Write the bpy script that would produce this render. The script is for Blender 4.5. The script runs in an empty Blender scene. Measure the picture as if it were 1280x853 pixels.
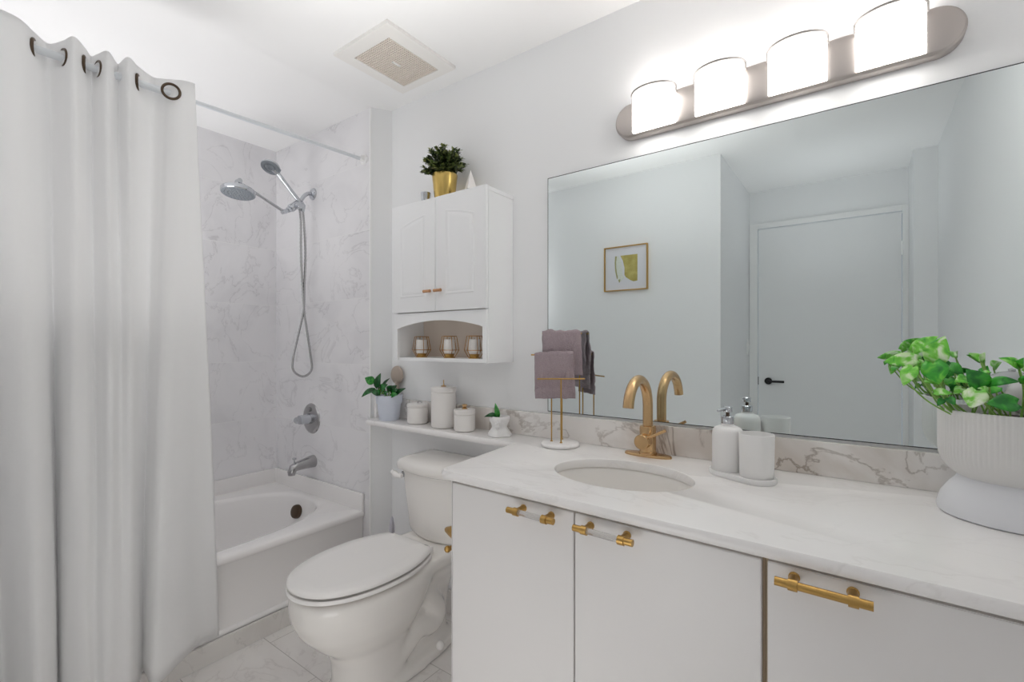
import bpy, bmesh, math, random
from mathutils import Vector, Matrix, noise as mnoise
R = math.radians
PI = math.pi
S = bpy.context.scene
C = bpy.context.collection

# ------------------------------------------------------------------ camera, world, light, exposure
HC = 2.363                       # ceiling height
cam_d = bpy.data.cameras.new('camera')
cam_d.sensor_width = 36.0
cam_d.lens = 588.98 / 1280 * 36
cam_d.shift_y = 4.5 / 1280
cam_d.clip_start = 0.02
cam = bpy.data.objects.new('camera', cam_d)
cam.location = (0, -1.5387, 1.20)
cam.rotation_euler = (R(90), 0, R(36.26))
C.objects.link(cam)
S.camera = cam

W = bpy.data.worlds.new('world')
S.world = W
W.use_nodes = True
W.node_tree.nodes['Background'].inputs[0].default_value = (0.8, 0.88, 1.0, 1)
W.node_tree.nodes['Background'].inputs[1].default_value = 0.3

def area_light(name, loc, rot, sx, sy, power, col=(1, 1, 1), spread=180):
    d = bpy.data.lights.new(name, 'AREA')
    d.shape = 'RECTANGLE'; d.size = sx; d.size_y = sy
    d.energy = power; d.color = col; d.spread = R(spread)
    o = bpy.data.objects.new(name, d)
    o.location = loc; o.rotation_euler = rot
    C.objects.link(o)
    return o

# added fill lamps, bounced off the ceiling (they face up, away from the mirror)
area_light('bounce_fill', (-1.00, -0.90, 1.42), (R(180), 0, 0), 0.9, 0.7, 2.7, (1.0, 0.985, 0.97), 95)
area_light('bounce_fill', (-0.15, -2.00, 1.40), (R(180), 0, 0), 0.5, 0.5, 0.7, (0.98, 0.985, 1.0), 100)
area_light('bounce_fill', (-2.40, -1.15, 1.10), (R(180), 0, 0), 0.6, 0.7, 3.6, (1.0, 0.99, 0.985), 140)
# unseen low fill light, added to brighten the tub and the cabinet fronts
area_light('low_fill', (-0.60, -1.46, 0.36), (R(90), 0, R(14)), 0.6, 0.48, 1.6, (1.0, 0.99, 0.98), 180)
LAMP = 6.2                       # brightness of the vanity glass shades

S.view_settings.view_transform = 'Standard'
S.view_settings.look = 'None'
S.view_settings.exposure = 0.42
S.view_settings.gamma = 1.0
S.view_settings.use_curve_mapping = False
try:
    S.cycles.max_bounces = 14
    S.cycles.diffuse_bounces = 8
    S.cycles.glossy_bounces = 6
    S.cycles.transmission_bounces = 8
    S.cycles.caustics_reflective = True
    S.cycles.caustics_refractive = False
    S.cycles.sample_clamp_indirect = 3.0
    S.cycles.blur_glossy = 0.2
    S.cycles.use_denoising = True
except Exception:
    pass

# ------------------------------------------------------------------ materials
def srgb(r, g, b):
    f = lambda c: (c / 255 / 12.92) if c / 255 <= 0.04045 else ((c / 255 + 0.055) / 1.055) ** 2.4
    return (f(r), f(g), f(b), 1)

def new_mat(name):
    m = bpy.data.materials.new(name)
    m.use_nodes = True
    nt = m.node_tree
    return m, nt, nt.nodes['Principled BSDF']

def N(nt, t, **kw):
    n = nt.nodes.new(t)
    for k, v in kw.items():
        setattr(n, k, v)
    return n

def plain(name, col, rough=0.5, metal=0.0, bump=0.0, bscale=60, trans=0.0, coat=0.0, ior=1.45, mottled=0.0):
    m, nt, p = new_mat(name)
    p.inputs['Base Color'].default_value = col
    p.inputs['Roughness'].default_value = rough
    p.inputs['Metallic'].default_value = metal
    p.inputs['IOR'].default_value = ior
    p.inputs['Transmission Weight'].default_value = trans
    p.inputs['Coat Weight'].default_value = coat
    if bump or mottled:
        tc = N(nt, 'ShaderNodeTexCoord')
        nz = N(nt, 'ShaderNodeTexNoise')
        nz.inputs['Scale'].default_value = bscale
        nz.inputs['Detail'].default_value = 4
        nt.links.new(tc.outputs['Object'], nz.inputs['Vector'])
        if bump:
            b = N(nt, 'ShaderNodeBump')
            b.inputs['Strength'].default_value = bump
            b.inputs['Distance'].default_value = 0.004
            nt.links.new(nz.outputs['Fac'], b.inputs['Height'])
            nt.links.new(b.outputs['Normal'], p.inputs['Normal'])
        if mottled:
            mx = N(nt, 'ShaderNodeMix', data_type='RGBA')
            mx.inputs[6].default_value = tuple(c * (1 - mottled) for c in col[:3]) + (1,)
            mx.inputs[7].default_value = tuple(min(1, c * (1 + mottled)) for c in col[:3]) + (1,)
            nt.links.new(nz.outputs['Fac'], mx.inputs[0])
            nt.links.new(mx.outputs[2], p.inputs['Base Color'])
    return m

def marble(name, base, vein, cloud, vscale=2.2, vwidth=0.035, vamount=0.7, cscale=3.0, camount=0.3,
           rough=0.25, axes=None, tile=None, grout=None, seed=0.0, vein_rot=0.6, mask=None, offset=0.5):
    """veined marble; axes = the two world axes a tile grid is laid on, tile = (w, h, x0, y0)"""
    m, nt, p = new_mat(name)
    p.inputs['Roughness'].default_value = rough
    geo = N(nt, 'ShaderNodeNewGeometry')
    L = nt.links.new
    pos = geo.outputs['Position']
    vec = pos
    fac = None
    if tile:
        sp = N(nt, 'ShaderNodeSeparateXYZ'); L(pos, sp.inputs[0])
        cb = N(nt, 'ShaderNodeCombineXYZ')
        for k, ax in enumerate(axes):
            ad = N(nt, 'ShaderNodeMath', operation='SUBTRACT')
            L(sp.outputs['XYZ'.index(ax)], ad.inputs[0]); ad.inputs[1].default_value = tile[2 + k]
            L(ad.outputs[0], cb.inputs[k])
        br = N(nt, 'ShaderNodeTexBrick')
        br.offset = offset
        br.inputs['Scale'].default_value = 1.0
        br.inputs['Brick Width'].default_value = tile[0]
        br.inputs['Row Height'].default_value = tile[1]
        br.inputs['Mortar Size'].default_value = 0.0014
        br.inputs['Mortar Smooth'].default_value = 0.1
        br.inputs['Color1'].default_value = (0, 0, 0, 1)
        br.inputs['Color2'].default_value = (1, 1, 1, 1)
        L(cb.outputs[0], br.inputs['Vector'])
        fac = br.outputs['Fac']
        # every tile cut from another part of the slab
        sh = N(nt, 'ShaderNodeVectorMath', operation='SCALE'); sh.inputs['Scale'].default_value = 3.7
        L(br.outputs['Color'], sh.inputs[0])
        av = N(nt, 'ShaderNodeVectorMath', operation='ADD')
        L(pos, av.inputs[0]); L(sh.outputs[0], av.inputs[1])
        vec = av.outputs[0]
    mp = N(nt, 'ShaderNodeMapping')
    mp.inputs['Location'].default_value = (seed, seed * 0.7, seed * 1.3)
    mp.inputs['Rotation'].default_value = (0.3, vein_rot, 0.5)
    mp.inputs['Scale'].default_value = (1.0, 1.7, 1.2)
    L(vec, mp.inputs[0])
    n1 = N(nt, 'ShaderNodeTexNoise')
    n1.inputs['Scale'].default_value = vscale; n1.inputs['Detail'].default_value = 7
    n1.inputs['Roughness'].default_value = 0.58; n1.inputs['Distortion'].default_value = 1.1
    L(mp.outputs[0], n1.inputs['Vector'])
    s1 = N(nt, 'ShaderNodeMath', operation='SUBTRACT'); L(n1.outputs['Fac'], s1.inputs[0]); s1.inputs[1].default_value = 0.5
    a1 = N(nt, 'ShaderNodeMath', operation='ABSOLUTE'); L(s1.outputs[0], a1.inputs[0])
    r1 = N(nt, 'ShaderNodeMapRange'); r1.interpolation_type = 'SMOOTHSTEP'
    r1.inputs['From Min'].default_value = 0.0; r1.inputs['From Max'].default_value = vwidth
    r1.inputs['To Min'].default_value = 1.0; r1.inputs['To Max'].default_value = 0.0
    L(a1.outputs[0], r1.inputs['Value'])
    n2 = N(nt, 'ShaderNodeTexNoise')
    n2.inputs['Scale'].default_value = cscale; n2.inputs['Detail'].default_value = 5
    n2.inputs['Distortion'].default_value = 0.6
    L(mp.outputs[0], n2.inputs['Vector'])
    r2 = N(nt, 'ShaderNodeMapRange'); r2.interpolation_type = 'SMOOTHSTEP'
    r2.inputs['From Min'].default_value = 0.42; r2.inputs['From Max'].default_value = 0.72
    L(n2.outputs['Fac'], r2.inputs['Value'])
    vm = N(nt, 'ShaderNodeMath', operation='MULTIPLY_ADD')       # veins fade in and out with the clouds
    L(n2.outputs['Fac'], vm.inputs[0]); vm.inputs[1].default_value = 1.6; vm.inputs[2].default_value = -0.35
    vm.use_clamp = True
    v2 = N(nt, 'ShaderNodeMath', operation='MULTIPLY'); L(r1.outputs[0], v2.inputs[0]); L(vm.outputs[0], v2.inputs[1])
    v3 = N(nt, 'ShaderNodeMath', operation='MULTIPLY'); L(v2.outputs[0], v3.inputs[0]); v3.inputs[1].default_value = vamount
    c3 = N(nt, 'ShaderNodeMath', operation='MULTIPLY'); L(r2.outputs[0], c3.inputs[0]); c3.inputs[1].default_value = camount
    m1 = N(nt, 'ShaderNodeMix', data_type='RGBA'); L(c3.outputs[0], m1.inputs[0])
    m1.inputs[6].default_value = base; m1.inputs[7].default_value = cloud
    m2 = N(nt, 'ShaderNodeMix', data_type='RGBA'); L(v3.outputs[0], m2.inputs[0])
    L(m1.outputs[2], m2.inputs[6]); m2.inputs[7].default_value = vein
    out = m2.outputs[2]
    if tile:
        m3 = N(nt, 'ShaderNodeMix', data_type='RGBA'); L(fac, m3.inputs[0])
        L(out, m3.inputs[6]); m3.inputs[7].default_value = grout
        out = m3.outputs[2]
    L(out, p.inputs['Base Color'])
    return m

M = {}
M['paint'] = plain('wall_paint', srgb(240, 241, 242), 0.55, bump=0.02, bscale=180)
M['ceiling'] = plain('ceiling_paint', srgb(245, 245, 245), 0.7)
M['door'] = plain('door_paint', srgb(239, 240, 241), 0.4)
M['trim'] = plain('trim_paint', srgb(243, 243, 243), 0.4)
M['tile_left'] = marble('marble_tile_long_wall', srgb(234, 233, 235), srgb(182, 180, 183), srgb(216, 215, 218), 2.6, 0.016, 0.6, 3.2, 0.5,
                        0.3, 'YZ', (3.4, 0.333, -1.7, 0.767 - 0.333), srgb(236, 236, 236), 1.3)
M['tile_back'] = marble('marble_tile_plumbing_wall', srgb(234, 233, 235), srgb(182, 180, 183), srgb(216, 215, 218), 2.6, 0.016, 0.6, 3.2, 0.5,
                        0.3, 'XZ', (3.4, 0.333, -2.86, 0.767 - 0.333), srgb(236, 236, 236), 7.1)
M['floor'] = marble('marble_floor_tile', srgb(238, 235, 232), srgb(196, 190, 186), srgb(222, 217, 214), 2.6, 0.02, 0.5, 3.0, 0.5,
                    0.28, 'XY', (0.66, 0.295, -1.575, -0.586), srgb(186, 181, 177), 3.9)
M['base_marble'] = marble('marble_baseboard', srgb(222, 219, 215), srgb(170, 165, 160), srgb(205, 200, 196), 3, 0.02, 0.5, 3, 0.4, 0.3, seed=4.4)
M['counter'] = marble('marble_counter', srgb(243, 241, 240), srgb(196, 190, 186), srgb(228, 226, 226), 1.8, 0.018, 0.3, 2.2, 0.3, 0.22, seed=12.3)
M['splash'] = marble('marble_splash', srgb(238, 235, 232), srgb(140, 126, 114), srgb(200, 190, 181), 3.4, 0.024, 1.0, 3.0, 0.8, 0.22, seed=2.15, vein_rot=1.1)
M['tub'] = plain('white_enamel', srgb(240, 238, 237), 0.16, coat=0.3)
M['porcelain'] = plain('white_porcelain', srgb(240, 237, 233), 0.12, coat=0.4)
M['seat_plastic'] = plain('white_seat_plastic', srgb(243, 241, 239), 0.25)
M['gap'] = plain('dark_gap', srgb(66, 68, 68), 0.7)
M['laminate'] = plain('vanity_laminate', srgb(229, 227, 226), 0.32)
M['carcass'] = plain('vanity_carcass', srgb(196, 178, 150), 0.6)
M['cabinet'] = plain('white_cabinet_lacquer', srgb(243, 244, 245), 0.35)
M['cabinet_in'] = plain('cabinet_inside', srgb(222, 210, 198), 0.5)
M['white_cer'] = plain('white_ceramic', srgb(236, 233, 230), 0.3)
M['white_matte'] = plain('white_matte_ceramic', srgb(240, 239, 238), 0.5)
M['blue_pot'] = plain('pale_blue_plastic', srgb(214, 220, 232), 0.35)
M['grey_pot'] = plain('pale_grey_plastic', srgb(222, 221, 219), 0.5)
M['stand_pot'] = plain('bluish_white_plastic', srgb(229, 230, 234), 0.35)
M['soil'] = plain('potting_soil', srgb(52, 40, 32), 0.9, bump=0.6, bscale=160)
M['gold'] = plain('brushed_gold', srgb(192, 155, 92), 0.3, 1.0)
M['faucet_gold'] = plain('champagne_gold', srgb(206, 172, 128), 0.27, 1.0)
M['pot_gold'] = plain('satin_gold', srgb(214, 184, 110), 0.26, 1.0)
M['wire_gold'] = plain('dark_gold_wire', srgb(176, 128, 66), 0.3, 1.0)
M['copper'] = plain('rose_gold_knob', srgb(196, 150, 112), 0.35, 1.0)
M['chrome'] = plain('polished_chrome', srgb(200, 203, 208), 0.1, 1.0)
M['satin_chrome'] = plain('satin_nickel', srgb(176, 175, 176), 0.22, 1.0)
M['nozzle'] = plain('grey_rubber_nozzles', srgb(140, 146, 152), 0.5)
M['nickel'] = plain('brushed_nickel', srgb(186, 179, 175), 0.4, 1.0)
M['rim'] = plain('dull_nickel_rim', srgb(160, 156, 154), 0.5, 0.6)
M['bronze'] = plain('dark_bronze', srgb(92, 78, 66), 0.35, 0.9)
M['rod'] = plain('white_rod_enamel', srgb(222, 226, 230), 0.3)
M['acrylic'] = plain('clear_acrylic', srgb(240, 238, 236), 0.08, trans=0.75)
M['black'] = plain('matte_black', srgb(22, 22, 24), 0.4)
M['dark'] = plain('dark_line', srgb(70, 66, 62), 0.7)
M['vent_white'] = plain('vent_plastic', srgb(238, 236, 233), 0.4)
M['vent_shade'] = plain('vent_painted_shade', srgb(70, 58, 50), 0.9)  # dark colour stands in for the shade inside the shallow vent
M['vent_grille'] = plain('vent_grille', srgb(240, 230, 220), 0.5)
M['towel_front'] = plain('mauve_terry', srgb(166, 151, 156), 0.95, bump=1.0, bscale=330, mottled=0.3)
M['candle'] = plain('white_wax', srgb(240, 238, 235), 0.45)
M['stone'] = plain('taupe_stone', srgb(186, 172, 160), 0.7, mottled=0.1, bscale=30)
M['mat_board'] = plain('picture_mat', srgb(226, 226, 232), 0.7)
M['lilac'] = plain('lilac_grey_plastic', srgb(206, 204, 214), 0.4)
M['wood'] = plain('wick_and_wood', srgb(110, 90, 70), 0.6)
M['glass_globe'] = plain('whitish_glass', srgb(240, 236, 238), 0.06, trans=0.35, coat=0.5)

# mirror
m, nt, p = new_mat('mirror_silver')
p.inputs['Base Color'].default_value = (0.80, 0.855, 0.855, 1); p.inputs['Metallic'].default_value = 1; p.inputs['Roughness'].default_value = 0.0
M['mirror'] = m
# lit glass
m, nt, p = new_mat('lit_opal_glass')
p.inputs['Base Color'].default_value = (0.95, 0.95, 0.95, 1)
p.inputs['Emission Color'].default_value = (1.0, 0.97, 0.93, 1); p.inputs['Emission Strength'].default_value = LAMP
M['lamp'] = m
# curtain: woven cloth that lets light through
m, nt, p = new_mat('curtain_linen')
col = srgb(250, 250, 250)
df = N(nt, 'ShaderNodeBsdfDiffuse'); df.inputs[0].default_value = col
tr = N(nt, 'ShaderNodeBsdfTranslucent'); tr.inputs[0].default_value = col
mx = N(nt, 'ShaderNodeMixShader'); mx.inputs[0].default_value = 0.32
tc = N(nt, 'ShaderNodeTexCoord'); mp = N(nt, 'ShaderNodeMapping'); mp.inputs['Scale'].default_value = (60, 60, 700)
nz = N(nt, 'ShaderNodeTexNoise'); nz.inputs['Scale'].default_value = 1.0; nz.inputs['Detail'].default_value = 3
bp = N(nt, 'ShaderNodeBump'); bp.inputs['Strength'].default_value = 0.12; bp.inputs['Distance'].default_value = 0.003
nt.links.new(tc.outputs['Object'], mp.inputs[0]); nt.links.new(mp.outputs[0], nz.inputs['Vector'])
nt.links.new(nz.outputs['Fac'], bp.inputs['Height'])
nt.links.new(bp.outputs[0], df.inputs['Normal']); nt.links.new(bp.outputs[0], tr.inputs['Normal'])
nt.links.new(df.outputs[0], mx.inputs[1]); nt.links.new(tr.outputs[0], mx.inputs[2])
nt.links.new(mx.outputs[0], nt.nodes['Material Output'].inputs[0])
M['curtain'] = m

def leaf_mat(name, ramp, rough=0.35, nscale=40):
    """leaf colour from a per-leaf attribute mixed with blotches"""
    m, nt, p = new_mat(name)
    at = N(nt, 'ShaderNodeAttribute'); at.attribute_name = 'tone'
    tc = N(nt, 'ShaderNodeTexCoord')
    nz = N(nt, 'ShaderNodeTexNoise'); nz.inputs['Scale'].default_value = nscale; nz.inputs['Detail'].default_value = 3; nz.inputs['Distortion'].default_value = 0.8
    nt.links.new(tc.outputs['Object'], nz.inputs['Vector'])
    ma = N(nt, 'ShaderNodeMath', operation='MULTIPLY_ADD')
    nt.links.new(nz.outputs['Fac'], ma.inputs[0]); ma.inputs[1].default_value = 1.1
    nt.links.new(at.outputs['Fac'], ma.inputs[2])
    sb = N(nt, 'ShaderNodeMath', operation='SUBTRACT'); nt.links.new(ma.outputs[0], sb.inputs[0]); sb.inputs[1].default_value = 0.55
    cr = N(nt, 'ShaderNodeValToRGB')
    el = cr.color_ramp.elements
    while len(el) < len(ramp):
        el.new(0.5)
    for e, (q, c) in zip(el, ramp):
        e.position = q; e.color = c
    nt.links.new(sb.outputs[0], cr.inputs[0])
    nt.links.new(cr.outputs[0], p.inputs['Base Color'])
    p.inputs['Roughness'].default_value = rough
    p.inputs['Subsurface Weight'].default_value = 0.0
    return m
M['pothos'] = leaf_mat('pothos_leaf', [(0.0, srgb(24, 112, 36)), (0.3, srgb(62, 172, 48)), (0.52, srgb(128, 214, 74)), (0.64, srgb(206, 236, 178)), (0.8, srgb(240, 248, 232))], 0.3, 45)
M['boxwood'] = leaf_mat('boxwood_leaf', [(0.0, srgb(26, 40, 22)), (0.3, srgb(60, 82, 40)), (0.6, srgb(134, 146, 82)), (0.9, srgb(196, 194, 128))], 0.35, 60)
M['peperomia'] = leaf_mat('glossy_leaf', [(0.0, srgb(14, 72, 28)), (0.4, srgb(34, 124, 46)), (0.7, srgb(84, 176, 78)), (1.0, srgb(176, 216, 150))], 0.25, 60)
M['stem'] = plain('plant_stem', srgb(132, 176, 84), 0.5)
M['stem_dark'] = plain('dark_stem', srgb(70, 60, 36), 0.6)

# picture artwork: gold field with a pale wavering figure
m, nt, p = new_mat('abstract_gold_print')
tc = N(nt, 'ShaderNodeTexCoord'); sp = N(nt, 'ShaderNodeSeparateXYZ'); nt.links.new(tc.outputs['Object'], sp.inputs[0])
nz = N(nt, 'ShaderNodeTexNoise'); nz.inputs['Scale'].default_value = 22; nz.inputs['Detail'].default_value = 4
nt.links.new(tc.outputs['Object'], nz.inputs['Vector'])
cr = N(nt, 'ShaderNodeValToRGB')
for e, (q, c) in zip(cr.color_ramp.elements, ((0.35, srgb(170, 158, 84)), (0.65, srgb(196, 184, 112)))):
    e.position = q; e.color = c
nt.links.new(nz.outputs['Fac'], cr.inputs[0]); nt.links.new(cr.outputs[0], p.inputs['Base Color'])
p.inputs['Roughness'].default_value = 0.45
M['gold_print'] = m
M['figure_print'] = plain('pale_painted_strokes', srgb(222, 226, 218), 0.6, mottled=0.12, bscale=90)
M['figure_dark'] = plain('olive_painted_strokes', srgb(168, 168, 120), 0.6)

# ------------------------------------------------------------------ mesh helpers
def finish(bm, smooth=True, angle=35):
    bmesh.ops.recalc_face_normals(bm, faces=bm.faces)
    return bm

def obj(name, bm, mats, parent=None, smooth=True, angle=38, keep=False):
    """link a bmesh (in world coordinates) as one mesh object, under its parent when it is a part"""
    if not keep:
        bmesh.ops.recalc_face_normals(bm, faces=bm.faces)
    me = bpy.data.meshes.new(name)
    bm.to_mesh(me); bm.free()
    if not isinstance(mats, (list, tuple)):
        mats = [mats]
    for mm in mats:
        me.materials.append(mm)
    if smooth:
        for p_ in me.polygons:
            p_.use_smooth = True
        me.set_sharp_from_angle(angle=R(angle))
    o = bpy.data.objects.new(name, me)
    C.objects.link(o)
    if parent is not None:
        org = world_loc(parent)
        me.transform(Matrix.Translation(-org))
        o.parent = parent
    else:
        # origin at the middle of the base
        xs = [v.co.x for v in me.vertices]; ys = [v.co.y for v in me.vertices]; zs = [v.co.z for v in me.vertices]
        org = Vector(((min(xs) + max(xs)) / 2, (min(ys) + max(ys)) / 2, min(zs)))
        me.transform(Matrix.Translation(-org))
        o.location = org
    return o

def world_loc(o):
    v = Vector(o.location)
    while o.parent is not None:
        o = o.parent
        v = v + Vector(o.location)
    return v

def thing(name, label, cat, loc, group=None):
    o = bpy.data.objects.new(name, None)
    o.empty_display_size = 0.05
    C.objects.link(o)
    o.location = loc
    return tag(o, label, cat, group)

def tag(o, label, cat, group=None):
    o['label'] = label; o['category'] = cat
    if group:
        o['group'] = group
    return o

def struct(name, bm, mats, parent=None, smooth=False, **kw):
    o = obj(name, bm, mats, parent, smooth, **kw)
    if parent is None:
        o['kind'] = 'structure'
    return o

def dup(root, delta, label=None):
    r = root.copy(); C.objects.link(r); r.location = Vector(root.location) + Vector(delta)
    if label:
        r['label'] = label
    for ch in list(root.children):
        c = ch.copy(); C.objects.link(c); c.parent = r
        for g in list(ch.children):
            d = g.copy(); C.objects.link(d); d.parent = c
    return r

def bx(bm, x0, x1, y0, y1, z0, z1, bev=0.0, seg=2, mi=0, only=None):
    vs = [bm.verts.new(p) for p in ((x0, y0, z0), (x1, y0, z0), (x1, y1, z0), (x0, y1, z0), (x0, y0, z1), (x1, y0, z1), (x1, y1, z1), (x0, y1, z1))]
    fs = [bm.faces.new([vs[i] for i in q]) for q in ((3, 2, 1, 0), (4, 5, 6, 7), (0, 1, 5, 4), (1, 2, 6, 5), (2, 3, 7, 6), (3, 0, 4, 7))]
    for f in fs:
        f.material_index = mi
    if bev:
        es = list({e for f in fs for e in f.edges})
        if only:
            es = [e for e in es if only(e)]
        bmesh.ops.bevel(bm, geom=es, offset=bev, segments=seg, affect='EDGES', profile=0.6)
    return vs

def rings(bm, loops, close_u=True, cap0=False, cap1=False, mi=0):
    """skin a list of point loops"""
    vv = [[bm.verts.new(p) for p in lp] for lp in loops]
    n = len(vv[0])
    for a, b in zip(vv[:-1], vv[1:]):
        for i in range(n if close_u else n - 1):
            j = (i + 1) % n
            f = bm.faces.new((a[i], a[j], b[j], b[i])); f.material_index = mi
    if cap0:
        f = bm.faces.new(list(reversed(vv[0]))); f.material_index = mi
    if cap1:
        f = bm.faces.new(vv[-1]); f.material_index = mi
    return vv

def lathe(bm, prof, c, n=40, axis='Z', cap0=True, cap1=True, mi=0, fn=None, mat=None):
    """prof = [(radius, height)]; turned about an axis through c"""
    loops = []
    for r, h in prof:
        lp = []
        for i in range(n):
            a = 2 * PI * i / n
            rr = r * (fn(a, h) if fn else 1)
            x, y, z = rr * math.cos(a), rr * math.sin(a), h
            if axis == 'Y':
                x, y, z = x, h, y
            elif axis == 'X':
                x, y, z = h, x, y
            v = Vector((x, y, z))
            if mat is not None:
                v = mat @ v
            lp.append(v + Vector(c))
        loops.append(lp)
    return rings(bm, loops, True, cap0, cap1, mi)

def look_mat(d):
    """rotation taking +Z to direction d"""
    return Vector((0, 0, 1)).rotation_difference(Vector(d).normalized()).to_matrix()

def catmull(pts, per=8, closed=False):
    P = [Vector(p) for p in pts]
    out = []
    n = len(P)
    rng = n if closed else n - 1
    for i in range(rng):
        if closed:
            p0, p1, p2, p3 = P[(i - 1) % n], P[i], P[(i + 1) % n], P[(i + 2) % n]
        else:
            p1, p2 = P[i], P[i + 1]
            p0 = P[i - 1] if i else p1 + (p1 - p2)
            p3 = P[i + 2] if i + 2 < n else p2 + (p2 - p1)
        for k in range(per):
            t = k / per
            out.append(0.5 * ((2 * p1) + (p2 - p0) * t + (2 * p0 - 5 * p1 + 4 * p2 - p3) * t * t + (3 * p1 - p0 - 3 * p2 + p3) * t ** 3))
    if not closed:
        out.append(P[-1])
    return out

def tube(bm, pts, r, n=12, closed=False, mi=0, caps=True):
    """round bar along points; r a number or a list"""
    P = [Vector(p) for p in pts]
    rs = r if isinstance(r, (list, tuple)) else [r] * len(P)
    loops = []
    up = None
    m_ = len(P)
    for i in range(m_):
        if closed:
            t = (P[(i + 1) % m_] - P[(i - 1) % m_]).normalized()
        else:
            t = (P[min(i + 1, m_ - 1)] - P[max(i - 1, 0)]).normalized()
        if up is None:
            up = t.orthogonal().normalized()
        else:
            up = (up - t * up.dot(t)).normalized()
        s = t.cross(up)
        loops.append([P[i] + (up * math.cos(2 * PI * k / n) + s * math.sin(2 * PI * k / n)) * rs[i] for k in range(n)])
    if closed:
        loops.append(loops[0])
        vv = [[bm.verts.new(p) for p in lp] for lp in loops[:-1]]
        vv.append(vv[0])
        for a, b in zip(vv[:-1], vv[1:]):
            for i in range(n):
                j = (i + 1) % n
                f = bm.faces.new((a[i], a[j], b[j], b[i])); f.material_index = mi
        return vv
    return rings(bm, loops, True, caps, caps, mi)

def prism(bm, poly, z0, z1, axis='Z', mi=0):
    """extrude a polygon; axis = direction of extrusion, poly in the other two axes"""
    def mk(p, h):
        if axis == 'Z':
            return (p[0], p[1], h)
        if axis == 'Y':
            return (p[0], h, p[1])
        return (h, p[0], p[1])
    a = [bm.verts.new(mk(p, z0)) for p in poly]
    b = [bm.verts.new(mk(p, z1)) for p in poly]
    n = len(poly)
    fs = []
    for i in range(n):
        j = (i + 1) % n
        fs.append(bm.faces.new((a[i], a[j], b[j], b[i])))
    fs.append(bm.faces.new(list(reversed(a)))); fs.append(bm.faces.new(b))
    for f in fs:
        f.material_index = mi
    return fs

def sphere(bm, c, r, sx=1, sy=1, sz=1, u=20, v=12, mi=0):
    mt = Matrix.Translation(Vector(c)) @ Matrix.Diagonal((sx, sy, sz, 1))
    g = bmesh.ops.create_uvsphere(bm, u_segments=u, v_segments=v, radius=r, matrix=mt)
    for vv in g['verts']:
        for f in vv.link_faces:
            f.material_index = mi
    return g['verts']

B = bmesh.new

# ------------------------------------------------------------------ the room
XL, XR, YP, YF = -2.83, 0.378, -0.086, -1.542      # tiled long wall, right wall, plumbing wall, picture wall
bm = B(); bx(bm, XL - 0.1, XR + 0.1, -2.62, 0.1, -0.08, 0.0); struct('floor', bm, M['floor'])
bm = B(); bx(bm, XL - 0.1, XR + 0.1, -2.62, 0.1, HC, HC + 0.08); struct('ceiling', bm, M['ceiling'])
bm = B(); bx(bm, XL - 0.1, XR + 0.1, 0.0, 0.1, 0, HC); struct('wall_back', bm, M['paint'])
bm = B(); bx(bm, XL - 0.1, XL, -1.64, 0.0, 0, HC); struct('wall_left', bm, M['tile_left'])
bm = B(); bx(bm, XR, XR + 0.1, -2.62, 0.0, 0, HC); struct('wall_right', bm, M['paint'])
bm = B()
fs = prism(bm, [(XL, 0), (XL, YP), (-1.9225, YP), (-1.868, 0)], 0, HC)
fs[2].material_index = 1
struct('wall_plumbing', bm, [M['tile_back'], M['paint']])
bm = B(); bx(bm, -1.930, -1.9205, YP - 0.004, YP + 0.006, 0, HC, 0.0015); struct('trim_1', bm, M['trim'])
bm = B(); bx(bm, XL - 0.1, -0.674, YF - 0.1, YF, 0, HC); struct('wall_front', bm, M['paint'])
bm = B(); bx(bm, -0.774, -0.674, -2.62, YF - 0.1, 0, HC); struct('wall_hall', bm, M['paint'])
bm = B(); bx(bm, 0.269, XR, -2.49, -2.152, 0, HC); struct('wall_pillar', bm, M['paint'])
YD = -2.49
bm = B()
bx(bm, -0.674, -0.624, YD - 0.12, YD, 0, HC); bx(bm, 0.247, XR, YD - 0.12, YD, 0, HC); bx(bm, -0.624, 0.247, YD - 0.12, YD, 2.09, HC)
struct('wall_door', bm, M['paint'])
# casing
bm = B()
bx(bm, -0.672, -0.6145, YD, YD + 0.014, 0, 2.118, 0.003)
bx(bm, 0.2375, 0.2685, YD, YD + 0.014, 0, 2.118, 0.003)
bx(bm, -0.6145, 0.2375, YD, YD + 0.014, 2.079, 2.118, 0.003)
struct('trim_2', bm, M['trim'])
bm = B(); bx(bm, -0.611, 0.234, YD - 0.04, YD + 0.004, 0.01, 2.075, 0.002)
door = struct('door_1', bm, M['door'])
bm = B()
lathe(bm, [(0.0, 0.0), (0.026, 0.0), (0.026, 0.006), (0.012, 0.008), (0.010, 0.040), (0.0, 0.040)], (-0.543, YD + 0.004, 0.925), 24, 'Y', False, False)
tube(bm, [(-0.548, YD + 0.044, 0.925), (-0.52, YD + 0.046, 0.925), (-0.435, YD + 0.046, 0.925)], 0.0085, 12)
o = obj('lever_handle', bm, M['black'], door); o['label'] = 'matte black lever handle'
bm = B(); bx(bm, -0.6135, -0.6085, YD - 0.002, YD + 0.0055, 0.895, 0.955, 0.001)
o = obj('latch_plate', bm, M['black'], door); o['label'] = 'black latch plate'
for z in (1.79, 0.30):
    bm = B(); lathe(bm, [(0.006, 0), (0.006, 0.09)], (0.238, YD + 0.010, z), 12); obj('hinge', bm, M['trim'], door)
# marble base tiles
bm = B(); bx(bm, -1.88, -0.92, -0.012, 0.0, 0, 0.105, 0.002); struct('baseboard_back', bm, M['base_marble'])
bm = B(); bx(bm, -1.9705, -1.957, YF + 0.002, -0.005, 0.0, 0.078, 0.002); struct('trim_3', bm, M['base_marble'])

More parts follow.
